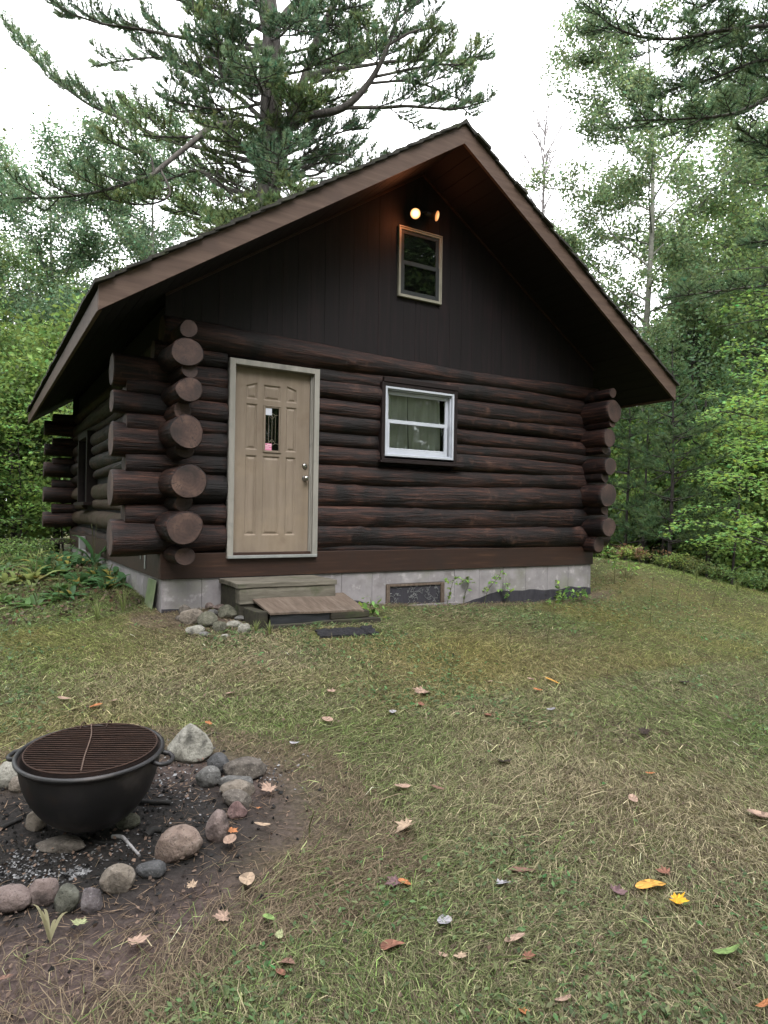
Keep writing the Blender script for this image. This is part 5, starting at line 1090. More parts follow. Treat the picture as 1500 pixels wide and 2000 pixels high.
# --- second pine: trunk just outside the picture on the right, boughs reach in
def side_pine():
    r_ = np.random.RandomState(9); D0 = 12.5
    def w(px, py, dd=0): return at(px, py, D0+dd)
    org = w(1680, 1000); org[2] = gz(org[0], org[1])-.1; wood, nd, tw = MB(), MB(), MB()
    tr = spline([org, w(1680, 500), w(1670, 100), w(1665, -300), w(1660, -700)], 30); tube(wood, tr, np.linspace(.26, .07, len(tr)), 14)
    BR = [([(1670, 90, 0), (1560, 50, -.4), (1424, 58, -.8), (1310, 76, -1), (1214, 60, -1.1), (1140, 5, -1.2)], .07, .22, .85, .105),
          ([(1670, 250, 0), (1590, 160, -.6), (1500, 192, -1), (1430, 222, -1.3), (1334, 232, -1.5), (1235, 235, -1.7)], .07, .18, .95, .095),
          ([(1670, 200, 0), (1580, 120, -.2), (1480, 120, -.4), (1400, 150, -.5), (1290, 180, -.6)], .06, .15, 1.0, .10),
          ([(1670, -20, 0), (1560, -50, -.4), (1450, -20, -.7), (1350, 20, -1)], .06, .15, .9, .11),
          ([(1670, 60, 0), (1590, 20, .4), (1500, 30, .8), (1410, 60, 1)], .06, .15, .9, .11),
          ([(1670, 150, 0), (1600, 90, .6), (1520, 70, 1.0), (1450, 100, 1.4)], .06, .15, .9, .11),
          ([(1670, 230, 0), (1570, 175, .4), (1480, 165, .6), (1420, 190, .8)], .05, .15, .9, .10),
          ([(1670, 420, 0), (1600, 345, -.5), (1520, 300, -1), (1440, 250, -1.4)], .05, .5, .5, .16),
          ([(1675, 640, 0), (1580, 555, -.5), (1480, 560, -.9), (1390, 570, -1.2), (1300, 582, -1.4)], .04, .3, .55, .11),
          ([(1675, 560, 0), (1600, 500, .5), (1520, 470, 1), (1440, 480, 1.4)], .04, .3, .6, .13)]
    up = np.array([0, 0, 1.0])
    for pts, r0, stt, ln, step in BR:
        P = spline([w(*p) for p in pts], 34); tube(wood, P, np.linspace(r0*.7, .01, len(P)), 8)
        sg = np.concatenate([[0], np.cumsum(np.linalg.norm(np.diff(P, axis=0), axis=1))]); Lt = sg[-1]; u = stt*Lt; sd_ = 1
        cl = np.array((.070, .118, .056)); pine_twigs(tw, nd, P, r0, r_, max(stt, .5), .10, .36, cl, .045, .010, .115, 11)
        while u < Lt*.97:
            p = np.array([np.interp(u, sg, P[:, k]) for k in range(3)]); q = np.array([np.interp(min(Lt, u+.2), sg, P[:, k]) for k in range(3)]); t = unit(q-p); h = unit(np.cross(t, up))*sd_; sd_ = -sd_
            l = ln*1.15*(1.15-.6*u/Lt)*r_.uniform(.6, 1.15); d = unit(h*r_.uniform(.35, 1.0)+t*r_.uniform(.5, 1.0)+up*r_.uniform(-.2, .35)); Q = spline([p, p+d*l*.35, p+d*l*.7+up*.04*l, p+d*l+up*l*.12], 8); tube(wood, Q, np.linspace(.012, .005, len(Q)), 4, cap=False)
            pine_twigs(tw, nd, Q, .02, r_, .12, .066, .32, cl*r_.uniform(.8, 1.2), .038, .0125, .12, 13, flat=.3, rise=.35, sub=False); u += .20*r_.uniform(.6, 1.4)
    for k in range(14):
        py = r_.uniform(250, 700); p = w(1672, py); a = r_.uniform(2.2, 4.6); l = r_.uniform(1, 2.6); d = -np.array(CR)*l+np.array([0, 0, r_.uniform(-.2, .8)])+np.array(CF)*r_.normal(0, .6)
        P = spline([p, p+d*.5+[0, 0, .1], p+d+r_.normal(0, .15, 3)], 10); tube(wood, P, np.linspace(.025, .006, len(P)), 5)
    root = tag(empty('pine_tree', org), 'nearer white pine whose dense boughs hang into the upper right corner', 'tree')
    wood.build('trunk', M['bark_pine'], root, org); tw.build('twigs', M['bark_dark'], root, org); nd.build('crown', M['needle'], root, org)
side_pine()

# --- broadleaf tree builder (local coordinates, trunk at the origin)
def broad(seed, H, r0, z0, rc, nb, nleaf, lsize, col, var=.22, lean=(0, 0), asc=.9, shape=1.0, twigs=True, spread=.16, up=.3, droop=0, per=5, upper=1.0):
    r_ = np.random.RandomState(seed); wood, lv = MB(), MB()
    n = 22; z = np.linspace(0, H, n); tr = np.stack([lean[0]*(z/H)**1.4+.10*np.sin(z*.5+seed), lean[1]*(z/H)**1.4+.10*np.cos(z*.43+seed*2), z], -1); tr[:, :2] -= tr[0, :2]
    tube(wood, tr, r0*(1-.88*(z/H))**.9, 10)
    C = []
    for b in range(nb):
        zz_ = z0+(H*.985-z0)*((b+.5)/nb)**upper; f = (zz_-z0)/(H-z0); p = np.array([np.interp(zz_, z, tr[:, k]) for k in range(3)]); a = b*2.4+r_.uniform(-.5, .5)
        R_ = rc*shape_fn(f, shape)*r_.uniform(.7, 1.15); d = np.array([math.cos(a), math.sin(a), asc*r_.uniform(.5, 1.2)]); L_ = R_
        P = spline([p, p+d*L_*.35, p+d*L_*.7+r_.normal(0, .08*L_, 3)-[0, 0, droop*L_*.1], p+d*L_*1.0+r_.normal(0, .1*L_, 3)-[0, 0, droop*L_*.3]], 10)
        tube(wood, P, np.linspace(max(.012, r0*.30*(1-f*.7)), .006, len(P)), 6, cap=False)
        for k in range(per+int(L_*2.2)):
            t = r_.uniform(.25, 1.0); q = P[int(t*(len(P)-1))]; d2 = unit(d+r_.normal(0, .75, 3)+[0, 0, .15]); l2 = L_*r_.uniform(.2, .42)*(1.2-t*.5)
            e = q+d2*l2; Q = spline([q, q+d2*l2*.5+r_.normal(0, .04, 3), e], 5)
            if twigs: tube(wood, Q, np.linspace(.010, .004, len(Q)), 4, cap=False)
            for u in (.35, .6, .85, 1.05): C.append(q+d2*l2*u+r_.normal(0, .05, 3))
    C = np.array(C); idx = r_.randint(0, len(C), nleaf); Pn = C[idx]+r_.normal(0, spread, (nleaf, 3))*np.array([1, 1, .75])
    cv = (1+.25*r_.normal(size=(len(C), 1))).clip(.5, 1.6)[idx]
    leaf_quads(lv, Pn, lsize, r_, col, var, up, hvar=cv)
    return wood, lv
def shape_fn(f, s):
    if s == 1.0: return .35+.65*math.sin(math.pi*min(1, f*.85+.12))
    if s == 2.0: return max(.12, 1-f*.9)
    return .6+.4*math.sin(math.pi*f)
def plant_tree(name, wood, lv, loc, rz, label, cat, group=None, bark='bark_aspen', leafm='leaf', scale=1):
    root = tag(empty(name, loc, rz), label, cat, group); root.scale = (scale,)*3
    wood.build('trunk', M[bark], root); lv.build('crown', M[leafm], root); return root
def copy_tree(src, loc, rz, scale, label=None):
    r = src.copy(); COL.objects.link(r); r.location = loc; r.rotation_euler = (0, 0, rz); r.scale = (scale,)*3
    if label: r['label'] = label
    for ch in [c for c in src.children]:
        c = ch.copy(); COL.objects.link(c); c.parent = r
    return r
def foot(px, depth, dz=-.1):
    p = at(px, 1000, depth); return (p[0], p[1], gz(p[0], p[1])+dz)

# tall aspen on the right, thin pale trunk, airy crown
wd, lv = broad(21, 16.5, .15, 4.9, 3.0, 34, 72000, .10, (.11, .165, .075), asc=.8, spread=.17, per=6, shape=3.0)
plant_tree('aspen_tree', wd, lv, foot(1262, 20), 0.4, 'tall slender aspen with pale grey trunk and airy crown right of the roof', 'tree')
wd, lv = broad(22, 11.5, .10, 3.5, 2.7, 26, 36000, .115, (.10, .155, .065), asc=.8, spread=.20, per=6, shape=3.0)
plant_tree('aspen_tree', wd, lv, foot(1420, 22), 1.4, 'leaning aspen with darker limbs standing right of the tall slender one', 'tree')
# bare birch
def bare():
    r_ = np.random.RandomState(4); wood, lv = MB(), MB(); H = 17.6; z = np.linspace(0, H, 20); tr = np.stack([.12*np.sin(z*.4), .1*np.cos(z*.3), z], -1); tube(wood, tr, np.linspace(.11, .012, 20), 8); C = []
    for b in range(44):
        zz_ = 6+11.3*b/44; p = np.array([np.interp(zz_, z, tr[:, k]) for k in range(3)]); a = b*2.4+r_.uniform(-.4, .4); L_ = (2.0-.10*(zz_-6))*r_.uniform(.6, 1.2); d = np.array([math.cos(a)*.75, math.sin(a)*.75, 1.15])
        P = spline([p, p+d*L_*.4, p+d*L_*.8+[0, 0, .1], p+d*L_*1.2+r_.normal(0, .1, 3)], 9); tube(wood, P, np.linspace(.034, .010, len(P)), 5, cap=False)
        for k in range(14):
            q = P[r_.randint(2, len(P))]; e = q+unit(d+r_.normal(0, .6, 3))*r_.uniform(.2, .7); tube(wood, spline([q, (q+e)/2+r_.normal(0, .04, 3), e], 5), .009, 4, cap=False); C.append(e); C.append((q+e)/2)
    C = np.array(C); C = C[r_.randint(0, len(C), 1500)]+r_.normal(0, .08, (1500, 3)); leaf_quads(lv, C, .06, r_, (.16, .14, .12))
    return plant_tree('birch_tree', wood, lv, foot(1052, 26), 0, 'nearly bare thin birch against the white sky beyond the roof ridge', 'tree', bark='bark_birch')
bare()
# aspens behind the cabin on the left
wd, lv = broad(31, 15.2, .13, 4.0, 3.0, 32, 46000, .12, (.115, .18, .10), asc=.85, spread=.22, per=6, shape=3.0)
plant_tree('aspen_tree', wd, lv, foot(285, 25), .7, 'aspen with grey trunk showing through the leaves above the left roof slope', 'tree')
wd, lv = broad(32, 13.9, .13, 3.0, 3.4, 30, 46000, .12, (.12, .19, .105), asc=.75, spread=.24, per=6, shape=3.0)
plant_tree('aspen_tree', wd, lv, foot(90, 24.5), 2.2, 'leafy aspen reaching into the white sky at the left side', 'tree')

# maple saplings: layered level sprays of lobed leaves
def maple(seed, H, rc, nb, nl, col, z0=.5, r0=.03, face=None, lsize=.10):
    r_ = np.random.RandomState(seed); wood, lv = MB(), MB(); z = np.linspace(0, H, 14); tr = np.stack([.06*np.sin(z*1.1+seed), .06*np.cos(z*.9), z], -1); tr[:, :2] -= tr[0, :2]; tube(wood, tr, np.linspace(r0, .006, 14), 8)
    CC = []
    for b in range(nb):
        zz_ = z0+(H-z0)*(b+.4)/nb; f = (zz_-z0)/(H-z0); p = np.array([np.interp(zz_, z, tr[:, k]) for k in range(3)]); a = (b*2.4+r_.uniform(-.4, .4)) if face is None or b % 3 == 0 else face+r_.uniform(-.9, .9)
        L_ = rc*(1.05-.6*f)*r_.uniform(.7, 1.1); d = np.array([math.cos(a), math.sin(a), .28]); P = spline([p, p+d*L_*.4+[0, 0, .05*L_], p+d*L_*.75, p+np.array([d[0], d[1], .10])*L_], 10); tube(wood, P, np.linspace(.013, .004, len(P)), 5, cap=False)
        side = np.array([-d[1], d[0], 0])
        for k in range(int(nl*L_/rc)):
            t = r_.uniform(.18, 1.06); wdt = .42*L_*math.sin(math.pi*min(1, t*.85+.08)); q = p+(P[min(len(P)-1, int(t*(len(P)-1)))]-p); CC.append(q+side*r_.uniform(-1, 1)*wdt+d*r_.uniform(-.1, .1)+[0, 0, r_.normal(0, .035)])
    C = np.array(CC); n = len(C)
    ang = np.radians([0, 22, 48, 66, 100, 125, 180, 235, 260, 294, 312, 338]); rr = np.array([1.0, .50, .92, .48, .66, .45, .25, .45, .66, .48, .92, .50])
    Nn = unit(r_.normal(size=(n, 3))*.32+[0, 0, 1.0]); D = unit(np.cross(Nn, r_.normal(size=(n, 3)))); S = np.cross(Nn, D); s = (lsize*.5*r_.uniform(.6, 1.2, n))[:, None, None]
    V = C[:, None]+s*(D[:, None]*(rr*np.cos(ang))[None, :, None]+S[:, None]*(rr*np.sin(ang))[None, :, None]-Nn[:, None]*.25*(rr**2)[None, :, None])
    c = np.asarray(col)*(1+.2*r_.normal(size=(n, 1))).clip(.4, 1.6)*(1+np.array([.15, 0, -.1])*r_.normal(size=(n, 1)))
    lv.add(V.reshape(-1, 3), np.arange(12*n).reshape(-1, 12), 0, False, c.clip(.005, .7)); return wood, lv
BG_ = (.17, .31, .07)
for sd_, px, dp, H_, rc_, nb_, nl_, lab, c_ in ((41, 1570, 9.2, 3.9, 1.6, 12, 210, 'bright green maple sapling with level leafy sprays at the right picture edge, nearest the lawn', BG_),
                                    (42, 1510, 11.5, 5.4, 1.9, 15, 200, 'taller maple sapling with layered yellow green leaves behind the nearest one on the right', (.155, .29, .075)),
                                    (43, 1430, 14.0, 4.3, 1.5, 12, 150, 'maple sapling with lime green leaves beneath the roof corner at right', (.17, .30, .08))):
    wd, lv = maple(sd_, H_, rc_, nb_, nl_, c_, face=math.atan2(-CR[1], -CR[0])); plant_tree('maple_sapling', wd, lv, foot(px, dp), 0, lab, 'sapling', 'maple saplings at the wood edge', 'bark_dark')
for sd_, px, dp, H_, rc_, lab, c_ in ((51, 40, 16.0, 3.4, 1.7, 'bright leafy maple sapling at the left picture edge', (.15, .28, .07)), (52, -160, 16.5, 4.6, 1.9, 'tall maple sapling behind the bright leafy one on the left', (.11, .21, .08)),
                                      (53, 125, 17.6, 3.8, 1.7, 'maple sapling beside the rear corner logs of the cabin', (.12, .22, .09)), (54, -60, 15.2, 5.0, 1.9, 'broad darker maple further back on the left', (.12, .22, .08)), (55, 160, 20, 6.0, 2.2, 'pale leaved maple rising behind the rear cabin corner', (.15, .26, .10)), (56, -10, 19, 6.5, 2.2, 'tall lime tinted maple between the darker trees on the left', (.16, .28, .08))):
    wd, lv = maple(sd_, H_, rc_, 14, 210, c_, face=math.atan2(-CF[1], -CF[0])); plant_tree('maple_sapling', wd, lv, foot(px, dp), 0, lab, 'sapling', 'maple saplings at the wood edge', 'bark_dark')

# conifers
def conifer(seed, H, rc, step, kind, col, z0=.4, r0=.08):
    r_ = np.random.RandomState(seed); wood, nd = MB(), MB(); z = np.linspace(0, H, 16); tr = np.stack([.03*np.sin(z), .03*np.cos(z), z], -1); tube(wood, tr, np.linspace(r0, .008, 16), 8)
    zz_ = z0; k = 0
    while zz_ < H*.98:
        f = zz_/H; nbr = r_.randint(4, 7); a0 = r_.uniform(0, 6.28)
        for b in range(nbr):
            a = a0+b*6.28/nbr+r_.uniform(-.25, .25); L_ = rc*(1.03-f)**.8*r_.uniform(.65, 1.1); p = np.array([0, 0, zz_+r_.uniform(-.08, .08)])
            if kind == 'spruce': d = np.array([math.cos(a), math.sin(a), -.10]); e = p+d*L_-[0, 0, .14*L_]
            else: d = np.array([math.cos(a), math.sin(a), .22]); e = p+d*L_+[0, 0, .12*L_]
            P = spline([p, p+d*L_*.5, e], 8); tube(wood, P, np.linspace(.014, .004, len(P)), 4, cap=False)
            if kind == 'spruce': pine_twigs(None, nd, P, .01, r_, .15, .10, max(.18, L_*.42), col, .05, .02, .08, 8, flat=.1, rise=-.15, sub=False)
            else: pine_twigs(None, nd, P, .01, r_, .25, .11, max(.2, L_*.45), col, .045, .013, .13, 14, flat=.15, rise=.1, sub=False)
        zz_ += step*r_.uniform(.75, 1.25); k += 1
    return wood, nd
wd, nd_ = conifer(61, 9.2, 1.7, .30, 'spruce', (.026, .042, .026), .6); spr = plant_tree('spruce_tree', wd, nd_, foot(1350, 19), 0, 'narrow dark spruce rising among the leaves right of the cabin', 'tree', bark='bark_dark', leafm='needle')
PG = 'young white pines beside the cabin'
wd, nd_ = conifer(62, 4.8, 1.55, .42, 'pine', (.070, .118, .050), .75, .045); pin = plant_tree('young_pine', wd, nd_, foot(1310, 13.6), 0, 'young white pine with soft tiers of boughs at the edge of the lawn', 'tree', PG, 'bark_dark', 'needle')
wd, nd_ = conifer(63, 5.2, 1.6, .40, 'pine', (.062, .108, .045), .9, .045); pin2 = plant_tree('young_pine', wd, nd_, foot(1225, 15.6), 1, 'young white pine just right of the log corner, behind the tiered one', 'tree', PG, 'bark_dark', 'needle')
copy_tree(pin, foot(1405, 17), 2.0, 1.12, 'taller dark young pine further back in the shade of the right woods')

# forest trees around the clearing: five kinds, copied
FG = 'trees of the woods around the clearing'
protos = []
for sd_, H_, nb_, nl_, c_, shp, ls, z0_, rc_ in ((71, 13, 40, 26000, (.115, .185, .065), 3.0, .145, 2.0, 3.3), (72, 10, 34, 24000, (.135, .215, .070), 1.0, .14, 1.4, 3.1), (73, 15, 40, 26000, (.110, .175, .068), 3.0, .145, 4.5, 3.4), (74, 4.2, 26, 15000, (.125, .205, .055), 1.0, .12, .3, 2.1)):
    wd, lv = broad(sd_, H_, .045+H_*.009, z0_, rc_, nb_, nl_, ls, c_, asc=.6, spread=.27, per=5, shape=shp)
    protos.append((wd, lv, sd_))
KND = ['broad crowned leafy tree', 'rounded bushy tree', 'tall tree with a bare lower trunk', 'low leafy understory bush']
PR = []
for q, (wd, lv, s) in enumerate(protos):
    nm = ['maple_tree', 'beech_tree', 'maple_tree', 'understory_bush'][q]; PR.append((nm, wd, lv))
made = {}
def forest(kind, px, depth, rz, sc, label, world=None):
    loc = foot(px, depth) if world is None else (world[0], world[1], gz(*world)-.1)
    if kind not in made:
        nm, wd, lv = PR[kind]; made[kind] = plant_tree(nm, wd, lv, loc, rz, label, 'bush' if kind == 3 else 'tree', FG, 'bark_dark' if kind != 2 else 'bark_aspen', 'leaf', sc); return
    copy_tree(made[kind], loc, rz, sc, label)
rr_ = random.Random(12)
spots = [(0, -60, 24, .78), (1, 170, 25, .95), (2, 40, 29, .85), (0, 290, 28, .88), (1, -130, 19, .8), (2, -260, 21, 1.0), (0, 400, 30, .85), (1, 600, 31, .85), (0, 760, 33, .75), (1, 60, 20, .62), (1, 230, 21, .62),
         (1, 1250, 23, .72), (1, 1400, 25, .85), (0, 1500, 19, .85), (2, 1560, 24, 1.15), (2, 1430, 26, 1.12), (0, 1330, 30, .85), (0, 1480, 29, 1.0), (1, 1160, 27, .55), (1, 950, 30, .6),
         (3, -420, 12, .9), (3, 30, 17, 1.0), (3, 110, 19, 1.3), (3, 0, 21, 1.5), (3, 230, 19, 1.4), (3, -330, 15, 1.2), (3, 1440, 17.5, 1.0), (3, 1540, 15, 1.0), (3, 1260, 20, 1.2), (3, 1370, 21, 1.4), (3, 1490, 22, 1.5), (3, 1190, 22, 1.2), (3, 1600, 18, 1.3), (3, 1320, 25, 1.6)]
side = lambda px: 'far left' if px < 100 else 'left' if px < 500 else 'middle' if px < 1000 else 'right' if px < 1400 else 'far right'
seen = {}
for kd, px, dp, sc in spots:
    key = (kd, side(px)); seen[key] = seen.get(key, 0)+1
    lab = KND[kd]+' in the '+side(px)+' woods'+['', ', second one back', ', third one back', ', fourth one back'][seen[key]-1]
    forest(kd, px, dp, rr_.uniform(0, 6.28), sc, lab)
# woods behind the viewer close the clearing (they shade it and show in the panes)
for k in range(22):
    a = rad(105+k*9.6)+YAW-rad(18); R_ = rr_.uniform(12.5, 16.5); x, y = -1+R_*math.sin(a), -5+R_*math.cos(a)
    forest((0, 1, 2)[k % 3], 0, 0, rr_.uniform(0, 6.28), rr_.uniform(.95, 1.2), KND[(0, 1, 2)[k % 3]]+' behind the viewer', (x, y))
for k, (x, y) in enumerate(((10.5, -14), (14, -11), (8, -17), (17, -8), (12, -18))): forest((2, 0, 2, 0, 2)[k], 0, 0, rr_.uniform(0, 6.28), 1.2, KND[(2, 0, 2, 0, 2)[k]]+' behind the viewer to the right', (x, y))
# slender trunks in the shade at right
TG = 'slender trunks in the shade of the right woods'
def slim(px, dp, H_, r0, lab):
    mb = MB(); z = np.linspace(0, H_, 12); tube(mb, np.stack([.08*np.sin(z*.6+px), .06*np.cos(z*.5+px), z], -1), np.linspace(r0, r0*.5, 12), 8); cr_ = MB(); r_ = np.random.RandomState(px); C = r_.normal(size=(900, 3))*[.8, .8, .9]+[0, 0, H_+.2]; leaf_quads(cr_, C, .11, r_, (.05, .10, .04))
    for k in range(5):
        p = np.array([0, 0, H_*(.45+.1*k)]); a = r_.uniform(0, 6.28); tube(mb, spline([p, p+[math.cos(a)*.5, math.sin(a)*.5, .3], p+[math.cos(a)*1.0, math.sin(a)*1.0, .8]], 6), .015, 5)
    plant_tree('sapling_tree', mb, cr_, foot(px, dp), 0, lab, 'tree', TG, 'bark_dark')
for px, dp, H_, r0, lab in ((1262, 15.5, 4.4, .035, 'thin dark trunk beside the tiered young pine'), (1300, 18, 5, .06, 'stouter dark trunk behind the tiered young pine'), (1378, 16, 5, .05, 'dark trunk between the young pine and the maple saplings'), (1425, 18.5, 5, .07, 'dark trunk behind the bright maple sprays'), (1470, 16.5, 5, .045, 'thin trunk near the right picture edge in the shade')): slim(px, dp, H_, r0, lab)
# the far woods that close every gap
def far_woods():
    r_ = np.random.RandomState(77); n = 90000; a = r_.uniform(0, 2*np.pi, n); R_ = r_.uniform(33, 52, n); X = 3+R_*np.sin(a); Y = 2+R_*np.cos(a); h = 9.0+2.2*sn(np.stack([np.sin(a)*6, np.cos(a)*6, 0*a], -1), 1.4, 3, 3); Z = -2.2+h*r_.uniform(0, 1, n)**.85
    lv = MB(); P = np.stack([X, Y, Z], -1)+r_.normal(0, .3, (n, 3)); leaf_quads(lv, P, .42, r_, (.07, .125, .07), .3, .3)
    tag(lv.build('far_woods', M['leaf']), 'far off mass of mixed woods closing the view between the trees', 'woods', kind='stuff')
far_woods()
# ------------------------------------------------------------------ lawn: matted grass, clover and small weeds (nobody could count them)
def lawn():
    r_ = np.random.RandomState(1)
    def pts(n, r0, r1, spread=.62, p=1.5):
        spread = max(spread, .78)
        u = r_.uniform(0, 1, n); R_ = (r0**(2-p)+(r1**(2-p)-r0**(2-p))*u)**(1/(2-p)); a = YAW+r_.uniform(-spread, spread, n)
        X = CAM[0]+R_*np.sin(a); Y = CAM[1]+R_*np.cos(a); return X, Y, R_
    def field(X, Y, s, k): return sn(np.stack([X, Y, 0*X], -1), s, k, 3)
    def ok(X, Y):
        inside = (X > -.02) & (X < W+.02) & (Y > -.03) & (Y < LEN); stp = (X > .58) & (X < 1.9) & (Y > -1.15) & (Y < 0); mt = (np.abs(X-mc[0]) < .36) & (np.abs(Y-mc[1]) < .17)
        return ~(inside | stp | mt)
    mb = MB()
    for n, r0, r1, wd, l0, l1, flat in ((400000, 1.3, 9.5, .0013, .04, .13, True), (280000, 4.5, 24, .0024, .04, .12, True), (22000, 1.3, 9, .0012, .03, .06, False)):
        X, Y, R_ = pts(n, r0, r1, p=1.35); dm = dirt_mask(X, Y); soot = np.hypot((X-PIT[0]-.05)/1.05, (Y-PIT[1]+.02)/.8) < .95
        cl = field(X, Y, 2.6, 6); keep = ok(X, Y) & (r_.uniform(0, 1, n) > dm*.92) & (~soot | (r_.uniform(0, 1, n) < .015)) & (r_.uniform(0, 1, n) < .62+.4*cl+.2)
        X, Y, R_, cl = X[keep], Y[keep], R_[keep], cl[keep]; n = len(X); P = np.stack([X, Y, hgt(X, Y)], -1)
        flow = 2.2*field(X, Y, .55, 2)+1.3*field(X, Y, 3.2, 9)+.4; th_ = flow+r_.normal(0, .85, n)
        el = np.abs(r_.normal(.0, .09, n)) if flat else r_.uniform(.5, 1.3, n)
        tall = np.clip(field(X, Y, .9, 12)*1.4, 0, 1); el = el+tall*.16*r_.uniform(0, 1, n)
        l = r_.uniform(l0, l1, n)*(1+.5*tall)*np.where(r_.uniform(0, 1, n) < .035, 2.0, 1); d = np.stack([np.cos(th_)*np.cos(el), np.sin(th_)*np.cos(el), np.sin(el)], -1); S = unit(np.stack([-np.sin(th_), np.cos(th_), 0*th_], -1)+.5*r_.normal(size=(n, 3)))
        w_ = (wd*r_.uniform(.6, 1.4, n)*(1 if not flat else 1+R_*.02))[:, None]; bend = r_.normal(0, .30, (n, 1)); sd2 = np.stack([-np.sin(th_), np.cos(th_), 0*th_], -1)
        z0 = np.stack([0*X, 0*X, r_.uniform(0, .022, n)], -1); A = P+z0; B = A+d*l[:, None]*.5+np.array([0, 0, .012]); Cc = A+d*l[:, None]*.95+sd2*bend*l[:, None]*.6; Cc[:, 2] -= l*.16*r_.uniform(0, 1, n); Cc[:, 2] = np.maximum(Cc[:, 2], P[:, 2]+.004)
        V = np.stack([A-S*w_, A+S*w_, B+S*w_*.8, B-S*w_*.8, Cc], 1).reshape(-1, 3); k = np.arange(n)*5
        # colour of each blade: dead straw, fading, or living green in patches
        g = np.clip(.47+.55*field(X, Y, 1.1, 14)+.30*field(X, Y, .35, 3)+r_.normal(0, .30, n)+.14*(Y > -1.8)+.25*(X < -.4)*(Y > -1.5)+.45*np.clip((X-3)/4, 0, 1)*(Y > -4), 0, 1)[:, None]
        straw = np.array([.270, .232, .150]); green = np.array([.112, .172, .050]); brown = np.array([.10, .075, .055])
        c = straw*(1-g)+green*g; b_ = (r_.uniform(0, 1, (n, 1)) < .20+.25*np.clip(-cl[:, None], 0, 1)); c = np.where(b_, brown, c)
        gy = (np.clip(field(X, Y, .8, 21), 0, 1)*.6)[:, None]; c = c*(1-gy*.5)+np.array([.17, .20, .05])*gy*.5
        ms = (np.clip(field(X, Y, 1.6, 28)+.25, 0, 1)*(Y > -3.2)*(Y < 0)*.55)[:, None]; c = c*(1-ms)+np.array([.21, .17, .055])*ms
        c = c*np.exp(r_.normal(-.08, .42, (n, 1)))*(1+.10*field(X, Y, .6, 7)[:, None]); c = (c*.84*(1+.30*np.clip((X-4.5)/3, 0, 1)*(Y > -3))[:, None]).clip(.008, .6); dk = dirt_mask(X, Y)[:, None]; c = np.where((dk > .35) & (r_.uniform(0, 1, (n, 1)) < .75), np.array([.15, .118, .08])*r_.uniform(.5, 1.6, (n, 1)), c)  # blades brightened toward the right crest: sunlight painted into their colour
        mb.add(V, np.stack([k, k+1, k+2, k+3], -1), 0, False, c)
        # tip triangles share the vertices of the first half
        F3 = np.stack([k+3, k+2, k+4], -1); off = mb.n-len(V); mb.F.append((F3+off, 0, False, c))
    # fine dry needles and thatch on bare soil
    n = 30000; X, Y, R_ = pts(n, 1.3, 7, .75, 1.4); dm = dirt_mask(X, Y); keep = ok(X, Y) & (dm > .15) & (np.hypot(X-PIT[0], Y-PIT[1]) > .35) & (r_.uniform(0, 1, n) < .55); X, Y = X[keep], Y[keep]; n = len(X); P = np.stack([X, Y, hgt(X, Y)+.004], -1); th_ = r_.uniform(0, 6.28, n)
    d = np.stack([np.cos(th_), np.sin(th_), np.abs(r_.normal(0, .12, n))], -1); S = np.stack([-np.sin(th_), np.cos(th_), 0*th_], -1)*.0011; l = r_.uniform(.02, .10, n)[:, None]; V = np.stack([P-S, P+S, P+d*l*.5+S*2*r_.normal(size=(n, 1)), P+d*l], 1).reshape(-1, 3); k = np.arange(n)*4
    c = np.array([.16, .115, .08])*r_.uniform(.35, 1.7, (n, 1)); mb.add(V, np.stack([k, k+1, k+3], -1), 0, False, c); mb.F.append((np.stack([k+1, k+2, k+3], -1)+mb.n-len(V), 0, False, c))
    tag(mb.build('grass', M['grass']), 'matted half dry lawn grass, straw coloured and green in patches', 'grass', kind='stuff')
    # clover, plantain and creeping weeds
    mb = MB()
    for n, r0, r1, s0, thr in ((80000, 1.3, 6.5, .020, .02), (120000, 4.5, 20, .030, -.22)):
        X, Y, R_ = pts(n, r0, r1, p=1.2); f = field(X, Y, 1.3, 17)+.5*field(X, Y, 4.5, 5)+.25*(Y > -2)*(Y < .5)+.35*np.clip(-4.7-Y, 0, 1)*(X < 2)*(X > -1.2); dm = dirt_mask(X, Y); keep = ok(X, Y) & (f+r_.normal(0, .22, n) > thr+.45) & (dm < .55) & (R_ > 1.2); X, Y, R_ = X[keep], Y[keep], R_[keep]; n = len(X)
        P = np.stack([X, Y, hgt(X, Y)+r_.uniform(.008, .05, n)], -1); Nn = unit(r_.normal(size=(n, 3))*.45+[0, 0, 1]); D = unit(np.cross(Nn, r_.normal(size=(n, 3)))); S = np.cross(Nn, D); s = (s0*r_.uniform(.35, 1.0, n))[:, None]
        V = np.stack([P-D*s*.8, P-D*s*.1+S*s*.42+Nn*s*.1, P+D*s, P-D*s*.1-S*s*.42+Nn*s*.1], 1).reshape(-1, 3); c = np.array([.10, .145, .06])*r_.uniform(.5, 1.5, (n, 1))*(1+np.array([.2, 0, .1])*r_.normal(size=(n, 1))); mb.add(V, np.arange(4*n).reshape(-1, 4), 0, False, c.clip(.01, .6))
    tag(mb.build('clover', M['leaf']), 'small clover and creeping weed leaves in patches through the lawn', 'ground cover', kind='stuff')
    mb = MB(); n = 52000; X, Y, R_ = pts(n, 1.4, 16, .7, 1.3); keep = ok(X, Y) & (field(X, Y, 1.0, 23)+r_.normal(0, .4, n) > .25); X, Y = X[keep], Y[keep]; n = len(X); P = np.stack([X, Y, hgt(X, Y)+r_.uniform(.004, .03, n)], -1); Nn = unit(r_.normal(size=(n, 3))*.5+[0, 0, 1]); D = unit(np.cross(Nn, r_.normal(size=(n, 3)))); S = np.cross(Nn, D); s = r_.uniform(.003, .013, n)[:, None]
